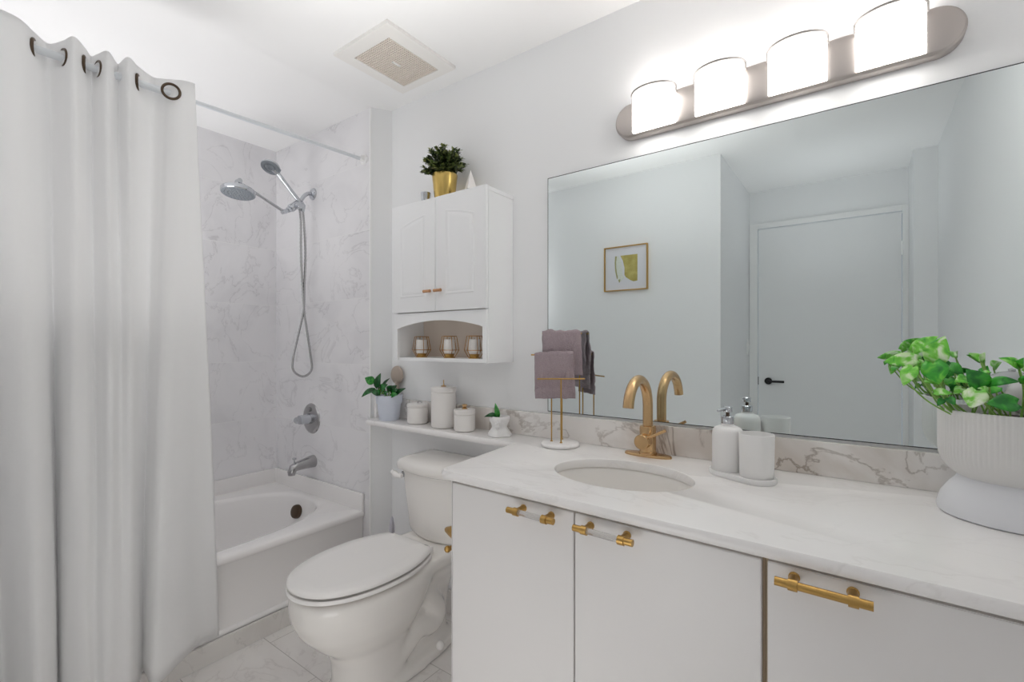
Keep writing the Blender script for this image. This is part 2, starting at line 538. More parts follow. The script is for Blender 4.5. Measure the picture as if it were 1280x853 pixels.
# ------------------------------------------------------------------ bathtub
TZ = 0.376
def tub():
    t = thing('bathtub', 'white alcove bathtub with oval basin behind the curtain and toilet', 'bathtub', (-2.40, -0.8, 0))
    x0, x1, y0, y1 = -2.828, -1.972, -1.538, YP - 0.003
    cx, cy, rx, ry, e = -2.40, -0.81, 0.338, 0.68, 2.5
    n = 120
    cornerA = [math.atan2(y - cy, x - cx) % (2 * PI) for x in (x0, x1) for y in (y0, y1)]
    ang = [2 * PI * i / n for i in range(n)]
    for ca in cornerA:
        k = min(range(n), key=lambda i: abs(ang[i] - ca)); ang[k] = ca
    def rect(ins, z, insx=None):
        o = []
        for a in ang:
            dx, dy = math.cos(a), math.sin(a)
            tx = ((x1 - cx) / dx) if dx > 1e-9 else (((x0 - cx) / dx) if dx < -1e-9 else 9e9)
            ty = ((y1 - cy) / dy) if dy > 1e-9 else (((y0 - cy) / dy) if dy < -1e-9 else 9e9)
            q = min(tx, ty)
            px, py = cx + dx * q, cy + dy * q
            if px > x1 - 1e-6:
                px -= ins
            o.append((px, py, z))
        return o
    def oval(s, z, sy=None, off=0):
        o = []
        for a in ang:
            c, s_ = math.cos(a), math.sin(a)
            q = (abs(c / rx) ** e + abs(s_ / ry) ** e) ** (-1 / e)
            o.append((cx + c * q * s, cy + off + s_ * q * (sy or s), z))
        return o
    bm = B()
    loops = [rect(0.012, 0.0), rect(0.012, 0.072), rect(0.004, 0.074), rect(0.0, 0.080), rect(0.002, 0.090), rect(0.012, 0.096), rect(0.014, 0.11), rect(0.010, 0.342), rect(0.003, 0.348), rect(0.0, 0.358), rect(0.003, 0.369), rect(0.011, TZ),
             oval(1.06, TZ), oval(1.02, TZ - 0.001), oval(1.0, TZ - 0.006), oval(0.985, TZ - 0.018), oval(0.965, 0.32, 0.975), oval(0.90, 0.20, 0.93), oval(0.84, 0.12, 0.87), oval(0.76, 0.075, 0.80), oval(0.6, 0.058, 0.66), oval(0.3, 0.054, 0.3)]
    rings(bm, loops, True, False, True)
    # raised flange against the tiled walls
    bx(bm, x0, x0 + 0.014, y0, y1, TZ - 0.002, 0.458, 0.005)
    bx(bm, x0, -1.9725, y1 - 0.012, y1, TZ - 0.002, 0.462, 0.005)
    bx(bm, x0, x1 - 0.02, y0, y0 + 0.012, TZ - 0.002, 0.458, 0.005)
    obj('tub_shell', bm, M['tub'], t, angle=50)
    bm = B()
    d = Vector((0.1, -0.96, 0.26))
    lathe(bm, [(0.0, 0.012), (0.02, 0.012), (0.034, 0.008), (0.037, 0.0), (0.037, -0.012)], (-2.462, -0.168, 0.292), 28, mat=look_mat(d), cap0=False)
    o = obj('overflow_plate', bm, M['bronze'], t); o['label'] = 'round dark metal overflow plate'
    return t
tub()

# ------------------------------------------------------------------ shower
def shower():
    x = -2.43
    t = thing('shower_fixture', 'chrome shower arm with rain head, hand shower and looped hose on marble tile', 'shower', (x, YP, 2.03))
    bm = B()
    lathe(bm, [(0.0, -0.016), (0.016, -0.016), (0.030, -0.008), (0.033, -0.0005), (0.033, 0.0)], (x, YP, 2.033), 28, 'Y', False, False)
    obj('wall_flange', bm, M['chrome'], t)
    bm = B()
    tube(bm, catmull([(x, YP - 0.004, 2.033), (x, -0.118, 2.028), (x, -0.140, 2.008), (x, -0.168, 1.966), (x, -0.188, 1.946)], 6), 0.0105, 14)
    obj('shower_arm', bm, M['chrome'], t)
    bm = B()
    d = Vector((0, -0.75, -0.66)).normalized()
    lathe(bm, [(0.0, 0), (0.019, 0), (0.021, 0.006), (0.021, 0.05), (0.017, 0.056), (0.0, 0.056)], (x, -0.176, 1.958), 20, mat=look_mat(d), cap0=False, cap1=False)
    lathe(bm, [(0.0, -0.006), (0.017, -0.004), (0.017, 0.03), (0.012, 0.034), (0.0, 0.034)], (x + 0.02, -0.190, 1.938), 18, 'X', False, False)
    tube(bm, [(x, -0.150, 1.922), (x + 0.006, -0.15, 1.952), (x + 0.006, -0.165, 1.968)], [0.011, 0.015, 0.014], 14)
    lathe(bm, [(0.0, 0), (0.014, 0), (0.014, 0.03), (0.0, 0.032)], (x, -0.205, 1.925), 16, mat=look_mat((0, -0.9, -0.45)), cap0=False, cap1=False)
    obj('diverter', bm, M['chrome'], t)
    # extension arm and rain head
    bm = B()
    tube(bm, [(x, -0.222, 1.914), (x, -0.250, 1.900), (x, -0.266, 1.905), (x, -0.470, 1.990)], [0.009, 0.010, 0.0075, 0.0068], 12)
    lathe(bm, [(0.0, -0.015), (0.012, -0.015), (0.012, 0.015), (0.0, 0.015)], (x, -0.250, 1.899), 16, 'X', False, False)
    lathe(bm, [(0.0, -0.016), (0.011, -0.016), (0.011, 0.016), (0.0, 0.016)], (x, -0.476, 1.997), 16, 'X', False, False)
    tube(bm, [(x - 0.014, -0.476, 1.997), (x - 0.034, -0.480, 1.990)], 0.006, 8)
    obj('extension_arm', bm, M['chrome'], t)
    bm = B()
    d = look_mat((0.10, -0.12, -1))
    c = (x, -0.474, 1.990)
    lathe(bm, [(0.0, -0.012), (0.012, -0.01), (0.014, 0.012), (0.02, 0.022), (0.05, 0.028), (0.072, 0.036), (0.076, 0.042), (0.076, 0.056), (0.073, 0.059)], c, 40, mat=d, cap0=False, cap1=False)
    rh = obj('rain_head', bm, M['chrome'], t)
    bm = B()
    lathe(bm, [(0.0735, 0.0585), (0.069, 0.060), (0.0, 0.060)], c, 40, mat=d, cap0=False, cap1=False)
    for rr, k in ((0.015, 6), (0.03, 12), (0.045, 18), (0.06, 24)):
        for i in range(k):
            a = 2 * PI * i / k
            q = d @ Vector((rr * math.cos(a), rr * math.sin(a), 0.0595)) + Vector(c)
            lathe(bm, [(0.0034, 0), (0.0024, 0.004)], q, 6, mat=d)
    o = obj('nozzle_face', bm, M['nozzle'], rh); o['label'] = 'grey nozzle face'
    # hand shower
    bm = B()
    tube(bm, catmull([(x + 0.004, -0.152, 1.925), (x + 0.004, -0.166, 1.965), (x, -0.215, 2.020), (x, -0.262, 2.068), (x, -0.292, 2.096), (x, -0.312, 2.108)], 6),
         [0.010] * 6 + [0.0115] * 6 + [0.011] * 6 + [0.0115] * 6 + [0.014] * 6 + [0.016], 16)
    hd = look_mat((0.25, -0.42, -0.86))
    hc = (x, -0.318, 2.118)
    lathe(bm, [(0.0, -0.014), (0.024, -0.011), (0.043, -0.001), (0.048, 0.008), (0.046, 0.013)], hc, 36, mat=hd, cap0=False, cap1=False)
    hs = obj('hand_shower', bm, M['chrome'], t)
    bm = B()
    lathe(bm, [(0.0465, 0.0125), (0.042, 0.015), (0.030, 0.015), (0.028, 0.012), (0.022, 0.012), (0.020, 0.017), (0.010, 0.017), (0.009, 0.014), (0.0, 0.014)], hc, 36, mat=hd, cap0=False, cap1=False)
    q = hd @ Vector((0.048, 0.01, 0.012)) + Vector(hc)
    tube(bm, [q, q + Vector((0.0, -0.006, -0.012))], 0.003, 8)
    o = obj('spray_face', bm, M['nozzle'], hs); o['label'] = 'grey spray face'
    # hose
    bm = B()
    pts = catmull([(x + 0.004, -0.150, 1.930), (x + 0.004, -0.143, 1.86), (x, -0.132, 1.70), (x, -0.138, 1.52), (x, -0.142, 1.40), (x - 0.012, -0.160, 1.28), (x - 0.024, -0.190, 1.12), (x - 0.018, -0.186, 1.055),
                   (x, -0.142, 1.027), (x + 0.012, -0.104, 1.062), (x + 0.010, -0.108, 1.14), (x + 0.004, -0.126, 1.28), (x, -0.140, 1.38), (x, -0.150, 1.52), (x, -0.158, 1.70), (x + 0.01, -0.164, 1.86), (x + 0.012, -0.172, 1.93)], 26)
    rs = [0.0060 + 0.0007 * math.sin(i * 2.1) for i in range(len(pts))]
    tube(bm, pts, rs, 8)
    o = obj('hose', bm, M['satin_chrome'], t); o['label'] = 'ribbed metal hose hanging in a loop'
shower()

def valve():
    t = thing('shower_valve', 'round chrome shower valve with knob handle on tile above the tub spout', 'valve', (-2.445, YP, 0.79))
    c = (-2.445, YP, 0.79)
    bm = B()
    lathe(bm, [(0.0, -0.014), (0.04, -0.013), (0.072, -0.009), (0.082, -0.004), (0.084, 0.0)], c, 44, 'Y', False, False)
    lathe(bm, [(0.012, -0.020), (0.012, -0.012)], (c[0] + 0.0, c[1], c[2] + 0.052), 16, 'Y')
    e = obj('escutcheon', bm, M['satin_chrome'], t)
    bm = B()
    lathe(bm, [(0.030, -0.010), (0.028, -0.030), (0.024, -0.045), (0.026, -0.060), (0.024, -0.074), (0.0, -0.078)], c, 28, 'Y', False, False)
    tube(bm, [(c[0], c[1] - 0.055, c[2]), (c[0] - 0.022, c[1] - 0.060, c[2] - 0.004), (c[0] - 0.045, c[1] - 0.064, c[2] - 0.008)], [0.014, 0.016, 0.018], 14)
    obj('knob_handle', bm, M['chrome'], t)
    t = thing('tub_spout', 'chrome tub spout with pull-up diverter just above the bathtub rim', 'spout', (-2.43, YP, 0.55))
    bm = B()
    pts = [(-2.425, YP, 0.556), (-2.425, -0.10, 0.556), (-2.425, -0.14, 0.552), (-2.425, -0.18, 0.547), (-2.425, -0.204, 0.540), (-2.425, -0.212, 0.520), (-2.425, -0.212, 0.505)]
    tube(bm, pts, [0.034, 0.033, 0.028, 0.024, 0.023, 0.021, 0.018], 22)
    obj('spout_body', bm, M['satin_chrome'], t)
    bm = B()
    lathe(bm, [(0.004, 0), (0.004, 0.022), (0.010, 0.024), (0.011, 0.032), (0.0, 0.034)], (-2.425, -0.198, 0.562), 14, cap0=False, cap1=False)
    obj('diverter_knob', bm, M['chrome'], t)
valve()

# ------------------------------------------------------------------ curtain rod and curtain
def rodz(y):
    return 2.116 + 0.040 * (y + 0.1) / 1.0
def curtain():
    t = thing('curtain_rod', 'white tension shower curtain rod spanning the tub alcove below the ceiling', 'curtain rod', (-1.965, -0.8, 2.09))
    rx = lambda y: -1.950 - 0.022 * max(0.0, (y + 0.9) / 0.8)
    bm = B(); tube(bm, [(rx(y), y, rodz(y)) for y in (-1.530, -1.2, -0.90)], 0.0115, 16); obj('outer_tube', bm, M['rod'], t)
    bm = B(); tube(bm, [(rx(y), y, rodz(y)) for y in (-0.91, -0.5, YP - 0.012)], 0.0082, 16); obj('inner_tube', bm, M['rod'], t)
    for yw, s in ((YP, -1), (YF, 1)):
        bm = B()
        lathe(bm, [(0.0, 0.0), (0.026, 0.0), (0.026, 0.008 * s), (0.019, 0.012 * s), (0.013, 0.03 * s), (0.0, 0.03 * s)], (rx(yw + s * 0.02), yw, rodz(yw)), 24, 'Y', False, False)
        obj('end_flange', bm, M['trim'], t)
    top = [(-1.93, -1.475), (-1.985, -1.447), (-1.95, -1.409), (-1.9, -1.356), (-1.9, -1.296), (-1.95, -1.254), (-1.995, -1.216), (-1.95, -1.19), (-1.905, -1.175), (-1.95, -1.142), (-1.99, -1.117), (-1.95, -1.108), (-1.905, -1.094), (-1.97, -1.054), (-1.905, -1.044), (-1.95, -1.006), (-1.99, -0.954), (-1.97, -0.925), (-1.95, -0.913), (-1.935, -0.901), (-1.925, -0.885), (-1.925, -0.865), (-1.93, -0.845)]
    bot = [(-1.8, -1.444), (-1.8, -1.386), (-1.9, -1.319), (-1.82, -1.291), (-1.78, -1.267), (-1.82, -1.23), (-1.92, -1.206), (-1.84, -1.211), (-1.81, -1.193), (-1.79, -1.17), (-1.8, -1.146), (-1.785, -1.131), (-1.78, -1.114), (-1.79, -1.089), (-1.8, -1.061), (-1.85, -1.029), (-1.88, -1.013), (-1.84, -1.015), (-1.8, -1.01), (-1.79, -0.986), (-1.82, -0.927), (-1.87, -0.85), (-1.9, -0.778)]
    per = 7
    T = catmull([(a, b, 0) for a, b in top], per); Bt = catmull([(a, b, 0) for a, b in bot], per)
    nz = 46
    t2 = thing('shower_curtain', 'white cloth shower curtain with metal eyelets pulled open at the left', 'curtain', (-1.9, -1.15, 0.12))
    bm = B()
    grid = []
    for k in range(nz + 1):
        w = k / nz
        row = []
        for i, (a, b) in enumerate(zip(T, Bt)):
            ztop = rodz(a.y) + 0.052 + 0.004 * math.sin(i * 0.13)
            zb = 0.135 + 0.012 * math.sin(i * 0.23)
            z = ztop + (zb - ztop) * w
            s = w ** 0.85
            sm = s * s * (3 - 2 * s) * 0.35 + s * 0.65
            x = a.x + (b.x - a.x) * sm
            y = a.y + (b.y - a.y) * sm
            x += 0.006 * mnoise.noise((i * 0.11, w * 5.0, 1.7)) * min(1, w * 4)
            row.append(bm.verts.new((x, y, z)))
        grid.append(row)
    for r0, r1 in zip(grid[:-1], grid[1:]):
        for i in range(len(r0) - 1):
            bm.faces.new((r0[i], r0[i + 1], r1[i + 1], r1[i]))
    cl = obj('cloth', bm, M['curtain'], t2, angle=180)
    sd = cl.modifiers.new('thickness', 'SOLIDIFY'); sd.thickness = 0.0016
    for idx in (2, 5, 7, 9, 11, 15, 18):
        p_ = Vector((top[idx][0], top[idx][1], 0))
        y = p_.y
        cpt = Vector((rx(y), y, rodz(y)))
        k = idx * per
        tg = (T[min(k + 1, len(T) - 1)] - T[k - 1]).normalized()
        nr = Vector((tg.y, -tg.x, 0))
        if idx == 18:
            nr = Vector((0.93, -0.36, 0)); cpt = cpt + Vector((0.020, -0.004, 0))
        else:
            nr = Vector((nr.x * 0.4, nr.y if abs(nr.y) > 0.3 else 0.6, 0))
        rm = look_mat(nr)
        pts = [cpt + rm @ Vector((0.0255 * math.cos(2 * PI * j / 28), 0.0255 * math.sin(2 * PI * j / 28), 0)) for j in range(28)]
        bm = B(); tube(bm, pts, 0.0044, 8, True)
        o = obj('eyelet', bm, M['bronze'], t2); o['label'] = 'dark metal eyelet ring'
curtain()

# ------------------------------------------------------------------ toilet
def bake(o):
    dg = bpy.context.evaluated_depsgraph_get()
    me = bpy.data.meshes.new_from_object(o.evaluated_get(dg))
    o.modifiers.clear()
    old = o.data
    o.data = me
    bpy.data.meshes.remove(old)
    return o

def egg(cx, yf, yb, hw, z, n=48, e=2.25, widest=0.45):
    """egg-shaped loop: yb at the back, yf at the front, half width hw"""
    o = []
    ym = yb + (yf - yb) * widest
    for i in range(n):
        a = 2 * PI * i / n
        c, s = math.cos(a), math.sin(a)
        q = (abs(c) ** e + abs(s) ** e) ** (-1 / e)
        y = ym + (ym - yf) * s * q if s < 0 else ym + (yb - ym) * s * q
        o.append((cx + hw * c * q, y, z))
    return o

def toilet():
    cx = -1.400
    t = thing('toilet', 'white two-piece toilet with closed lid between bathtub and vanity', 'toilet', (cx, -0.40, 0))
    # bowl, pedestal, neck and trapway grown together
    bm = B()
    rings(bm, [egg(cx, -0.615, -0.36, 0.103, 0.0, e=2.6), egg(cx, -0.615, -0.36, 0.100, 0.05, e=2.6), egg(cx, -0.62, -0.36, 0.098, 0.12, e=2.6), egg(cx, -0.64, -0.34, 0.108, 0.17, e=2.5), egg(cx, -0.69, -0.31, 0.138, 0.215, e=2.35),
               egg(cx, -0.735, -0.28, 0.162, 0.265), egg(cx, -0.760, -0.25, 0.175, 0.32), egg(cx, -0.766, -0.24, 0.178, 0.365), egg(cx, -0.762, -0.235, 0.175, 0.392), egg(cx, -0.752, -0.24, 0.167, 0.400), egg(cx, -0.72, -0.27, 0.14, 0.396)], True, True, True)
    rings(bm, [egg(cx, -0.62, -0.075, 0.118, 0.0, e=3.0, widest=0.75), egg(cx, -0.62, -0.078, 0.116, 0.026, e=3.0, widest=0.75), egg(cx, -0.61, -0.085, 0.108, 0.036, e=3.0, widest=0.75)], True, True, True)
    rings(bm, [egg(cx, -0.50, -0.12, 0.070, 0.02, e=3.0, widest=0.7), egg(cx, -0.50, -0.12, 0.062, 0.10, e=3.0, widest=0.7), egg(cx, -0.48, -0.105, 0.066, 0.20, e=3.0, widest=0.7), egg(cx, -0.46, -0.08, 0.082, 0.27, e=3.2, widest=0.7),
               egg(cx, -0.45, -0.045, 0.118, 0.335, e=3.4, widest=0.7), egg(cx, -0.45, -0.025, 0.150, 0.372, e=3.6, widest=0.7), egg(cx, -0.45, -0.022, 0.156, 0.398, e=3.6, widest=0.7), egg(cx, -0.44, -0.03, 0.148, 0.405, e=3.6, widest=0.7)], True, True, True)
    for s in (-1, 1):
        x = cx + s * 0.056
        tube(bm, catmull([(x, -0.46, 0.055), (x, -0.385, 0.095), (x, -0.315, 0.135), (x, -0.245, 0.118), (x, -0.215, 0.150), (x, -0.245, 0.205), (x + s * 0.002, -0.285, 0.255), (x, -0.34, 0.28)], 6),
             0.043, 14)
    o = obj('bowl', bm, M['porcelain'], t)
    rm = o.modifiers.new('join', 'REMESH'); rm.mode = 'VOXEL'; rm.voxel_size = 0.0072
    sm = o.modifiers.new('soften', 'SMOOTH'); sm.factor = 0.5; sm.iterations = 26
    bake(o)
    for p_ in o.data.polygons:
        p_.use_smooth = True
    for s in (-1, 1):
        bm = B(); sphere(bm, (cx + s * 0.100, -0.235, 0.038), 0.016, sz=1.1); obj('bolt_cap', bm, M['seat_plastic'], o)
    # seat, gap bumpers and lid
    def outline(grow):
        return [(0.100 + grow, -0.292 + grow), (0.128 + grow, -0.312), (0.151 + grow, -0.36), (0.172 + grow, -0.43), (0.178 + grow, -0.50), (0.172 + grow, -0.585), (0.148 + grow, -0.665), (0.108 + grow, -0.725), (0.055 + grow * 0.6, -0.760 - grow * 0.8), (0.0, -0.770 - grow)]
    def loop(grow, z):
        h = outline(grow)
        pts = [(cx + x, y) for x, y in h] + [(cx - x, y) for x, y in reversed(h[:-1])]
        sp = catmull([(x, y, 0) for x, y in pts[:]], 5)
        return [(p_.x, p_.y, z) for p_ in sp]
    bm = B(); rings(bm, [loop(-0.06, 0.411), loop(-0.002, 0.411), loop(0.002, 0.412), loop(0.002, 0.417), loop(0.0, 0.422), loop(-0.003, 0.4232), loop(-0.014, 0.419), loop(-0.06, 0.417)], True, True, True)
    obj('seat', bm, M['seat_plastic'], t, angle=50)
    bm = B(); rings(bm, [loop(-0.06, 0.4305), loop(-0.003, 0.4305), loop(0.0, 0.4325), loop(0.001, 0.438), loop(-0.003, 0.445), loop(-0.012, 0.449), loop(-0.05, 0.4505)], True, True, True)
    lid = obj('lid', bm, M['seat_plastic'], t, angle=50)
    for z0, z1 in ((0.395, 0.4115), (0.4160, 0.4310)):
        for (dx, y) in ((0.02, -0.735), (-0.06, -0.73), (0.13, -0.55), (-0.13, -0.55), (0.08, -0.33), (-0.08, -0.33)):
            bm = B(); lathe(bm, [(0.008, z0), (0.008, z1)], (cx + dx, y, 0), 10); obj('bumper', bm, M['seat_plastic'], lid)
    for s in (-1, 1):
        bm = B(); bx(bm, cx + s * 0.08 - 0.018, cx + s * 0.08 + 0.018, -0.300, -0.268, 0.404, 0.432, 0.006); obj('hinge', bm, M['seat_plastic'], t)
    # tank
    def tl(hw, yf, yb, z, bow=0.02):
        pts = []
        for i in range(21):
            u = -1 + 2 * i / 20
            pts.append((cx + hw * u, yf - bow * (1 - u * u) + bow, z))
        rr = 0.02
        pts += [(cx + hw, yb + -0.0, z), (cx - hw, yb, z)]
        return pts
    def rl(hw, yf, yb, z, bow=0.025, r=0.035):
        """rounded, bowed-front outline"""
        pts = []
        for i in range(17):
            u = -1 + 2 * i / 16
            pts.append((cx + (hw - r * 0.6) * u, yf - bow * (1 - u * u), z))
        for k in range(1, 5):
            a = -PI / 2 + k * PI / 8
            pts.append((cx + hw - r * 0.6 + r * 0.6 * math.cos(a), yf + r + r * math.sin(a), z))
        pts += [(cx + hw, yb - 0.01, z), (cx + hw - 0.01, yb, z), (cx - hw + 0.01, yb, z), (cx - hw, yb - 0.01, z)]
        for k in range(0, 4):
            a = PI + k * PI / 8
            pts.append((cx - hw + r * 0.6 + r * 0.6 * math.cos(a), yf + r + r * math.sin(a), z))
        return pts
    bm = B()
    rings(bm, [rl(0.118, -0.170, -0.03, 0.403), rl(0.128, -0.180, -0.025, 0.407), rl(0.136, -0.187, -0.022, 0.42), rl(0.142, -0.190, -0.02, 0.44), rl(0.155, -0.198, -0.018, 0.56), rl(0.166, -0.205, -0.016, 0.676)], True, True, True)
    tank = obj('tank', bm, M['porcelain'], t, angle=50)
    bm = B()
    rings(bm, [rl(0.172, -0.212, -0.014, 0.674), rl(0.182, -0.222, -0.012, 0.680), rl(0.184, -0.225, -0.012, 0.695), rl(0.182, -0.224, -0.012, 0.706), rl(0.174, -0.215, -0.016, 0.719), rl(0.155, -0.195, -0.03, 0.728), rl(0.11, -0.15, -0.06, 0.732)], True, True, True)
    obj('tank_lid', bm, M['porcelain'], t, angle=50)
    bm = B()
    lathe(bm, [(0.0, 0), (0.013, 0), (0.013, 0.012), (0.0, 0.012)], (cx - 0.150, -0.196, 0.652), 18, mat=look_mat((-0.5, -0.86, 0)), cap0=False, cap1=False)
    o = obj('lever_base', bm, M['chrome'], tank); o['label'] = 'chrome lever base'
    bm = B()
    tube(bm, catmull([(cx - 0.138, -0.222, 0.650), (cx - 0.160, -0.228, 0.652), (cx - 0.182, -0.226, 0.657), (cx - 0.198, -0.222, 0.660)], 5), [0.010] * 5 + [0.013] * 5 + [0.010] * 5 + [0.005], 12)
    obj('flush_lever', bm, M['seat_plastic'], t)
    return t
toilet()

def toilet_brush():
    t = thing('toilet_brush', 'lilac grey toilet brush standing behind the toilet by the tub', 'toilet brush', (-1.755, -0.095, 0))
    c = (-1.755, -0.095, 0)
    bm = B(); lathe(bm, [(0.0, 0), (0.045, 0), (0.047, 0.01), (0.042, 0.13), (0.036, 0.14), (0.034, 0.138), (0.036, 0.13), (0.036, 0.02), (0, 0.02)], c, 28, cap0=False, cap1=False); obj('holder', bm, M['lilac'], t)
    bm = B()
    tube(bm, [(c[0], c[1], z) for z in (0.03, 0.24, 0.27, 0.31, 0.35, 0.385, 0.397)], [0.006, 0.006, 0.010, 0.0135, 0.0125, 0.008, 0.003], 14); obj('handle', bm, M['lilac'], t)
toilet_brush()

# ------------------------------------------------------------------ vanity
CT = 0.845                                              # top of the marble
fy = lambda x: -0.583 - 0.0226 * (x + 0.95)             # front edge of the marble
dy = lambda x: -0.5665 - 0.0226 * (x + 0.95)            # front face of the doors

def slab_front(bm, x0, x1, z0, z1, th=0.018, bev=0.0015):
    """door slab that follows the slightly skewed vanity front"""
    poly = [(x0, dy(x0)), (x1, dy(x1)), (x1, dy(x1) + th), (x0, dy(x0) + th)]
    fs = prism(bm, poly, z0, z1)
    bmesh.ops.bevel(bm, geom=list({e for f in fs for e in f.edges}), offset=bev, segments=2, affect='EDGES')

def pull(x0, x1, z, parent, grip, name='pull_handle'):
    """T-bar pull: two collared posts, a grip and end knobs"""
    sx = Vector((1, -0.0226, 0)).normalized()
    yb = lambda x: dy(x)
    off = 0.034
    h = obj(name, grip_bm(x0, x1, z, off), M['gold'] if grip is None else grip, parent)
    for x in (x0, x1):
        bm = B()
        c = Vector((x, yb(x), z))
        lathe(bm, [(0.0, 0.0), (0.009, 0.0), (0.009, -0.003), (0.0075, -0.004), (0.0075, -off)], c, 16, 'Y', False, False)
        s = -1 if x == x0 else 1
        cc = c + Vector((0, -off, 0))
        lathe(bm, [(0.0, -0.006), (0.0098, -0.006), (0.0098, 0.008), (0.0, 0.008)], cc, 18, 'X', False, False)
        lathe(bm, [(0.0, 0.006 * s), (0.0074, 0.006 * s), (0.0074, 0.026 * s), (0.0, 0.026 * s)], cc, 18, 'X', False, False)
        o = obj('post', bm, M['gold'], h); o['label'] = 'gold post and end knob'
    return h

def grip_bm(x0, x1, z, off):
    bm = B(); tube(bm, [(x0, dy(x0) - off, z), (x1, dy(x1) - off, z)], 0.0068, 16)
    return bm

def vanity():
    t = thing('vanity_cabinet', 'white flat-front sink cabinet with two doors beside the toilet', 'cabinet', (-0.54, -0.28, 0))
    bm = B()
    x0, x1 = -0.922, -0.1358
    fs = prism(bm, [(x0, -0.004), (x0, dy(x0) + 0.0185), (x1, dy(x1) + 0.0185), (x1, -0.004)], 0.08, 0.818)
    # open top so the basin hangs inside
    bm.faces.remove(fs[-1])
    prism(bm, [(x0 + 0.01, -0.05), (x0 + 0.01, -0.49), (x1, -0.49), (x1, -0.05)], 0.0, 0.0798)
    obj('carcass', bm, M['carcass'], t, smooth=False)
    bm = B(); prism(bm, [(-0.9225, -0.004), (-0.9225, dy(-0.922) + 0.0004), (-0.9245, dy(-0.922) + 0.0004), (-0.9245, -0.004)], 0.0, 0.817)
    obj('side_panel', bm, M['laminate'], t, smooth=False)
    bm = B(); slab_front(bm, -0.9215, -0.5295, 0.06, 0.811); d1 = obj('door', bm, M['laminate'], t, smooth=False); d1['label'] = 'left cabinet door'
    bm = B(); slab_front(bm, -0.5262, -0.1405, 0.06, 0.811); d2 = obj('door', bm, M['laminate'], t, smooth=False); d2['label'] = 'right cabinet door'
    h = pull(-0.672, -0.590, 0.792, d1, M['acrylic']); h['label'] = 'clear bar pull with gold ends'
    h = pull(-0.485, -0.398, 0.792, d2, M['acrylic']); h['label'] = 'clear bar pull with gold ends'
    t = thing('vanity_cabinet', 'white flat-front cabinet with one long gold pull under the large planter', 'cabinet', (0.12, -0.28, 0))
    bm = B()
    x0, x1 = -0.1352, 0.374
    prism(bm, [(x0, -0.004), (x0, dy(x0) + 0.0185), (x1, dy(x1) + 0.0185), (x1, -0.004)], 0.08, 0.818)
    prism(bm, [(x0, -0.05), (x0, -0.49), (x1, -0.49), (x1, -0.05)], 0.0, 0.0798)
    obj('carcass', bm, M['carcass'], t, smooth=False)
    bm = B(); slab_front(bm, -0.1305, 0.374, 0.06, 0.811); d3 = obj('door', bm, M['laminate'], t, smooth=False)
    h = pull(-0.089, -0.006, 0.795, d3, None); h['label'] = 'solid gold bar pull'
vanity()

SC = (-0.527, -0.312); SRX, SRY = 0.196, 0.147
def countertop():
    xr = XR - 0.003
    out = [(-1.861, -0.002), (-1.9145, -0.088), (-1.876, -0.152), (-1.004, -0.157), (-0.968, fy(-0.968) + 0.02), (-0.945, fy(-0.945)), (xr, fy(xr)), (xr, -0.002)]
    def inset(d):
        n = len(out); res = []
        for i in range(n):
            p0, p1, p2 = Vector(out[i - 1]), Vector(out[i]), Vector(out[(i + 1) % n])
            e1 = (p1 - p0).normalized(); e2 = (p2 - p1).normalized()
            n1 = Vector((-e1.y, e1.x)); n2 = Vector((-e2.y, e2.x))
            b = (n1 + n2)
            k = d * 2 / b.dot(b) if b.dot(b) > 1e-6 else 0
            res.append(p1 + b * k)
        return res
    bm = B()
    prof = [(0.012, 0.8185), (0.005, 0.8205), (0.0012, 0.8255), (0, 0.832), (0.0012, 0.8385), (0.005, 0.8435), (0.012, CT)]
    loops = []
    for d, z in prof:
        loops.append([(p_.x, p_.y, z) for p_ in inset(d)])
    vv = rings(bm, loops, True)
    n = 72
    el = lambda k, z: [(SC[0] + SRX * k * math.cos(2 * PI * i / n), SC[1] + SRY * k * math.sin(2 * PI * i / n), z) for i in range(n)]
    ee = rings(bm, [el(0.995, 0.8185), el(0.98, 0.825), el(0.98, 0.838), el(0.99, 0.8435), el(1.005, CT)], True)
    bm.edges.ensure_lookup_table()
    def fill(a, b):
        es = []
        for lp in (a, b):
            for i in range(len(lp)):
                e = bm.edges.get((lp[i], lp[(i + 1) % len(lp)]))
                es.append(e)
        bmesh.ops.triangle_fill(bm, use_beauty=True, use_dissolve=False, edges=es)
    fill(vv[-1], ee[-1]); fill(vv[0], ee[0])
    o = obj('countertop', bm, M['counter'], angle=30)
    tag(o, 'white marble countertop that narrows into a shelf over the toilet', 'countertop')
    # splash
    t = thing('backsplash', 'grey-brown veined marble backsplash strip along the wall under the mirror', 'backsplash', (-0.4, -0.01, CT))
    bm = B(); bx(bm, -1.850, xr, -0.020, -0.001, CT, 0.937, 0.002); obj('long_strip', bm, M['splash'], t)
    bm = B(); prism(bm, [(-1.8685, -0.018), (-1.852, -0.018), (-1.8885, -0.080), (-1.9065, -0.080)], CT, 0.945); o = obj('side_strip', bm, M['counter'], t); o['label'] = 'white marble end strip'
countertop()

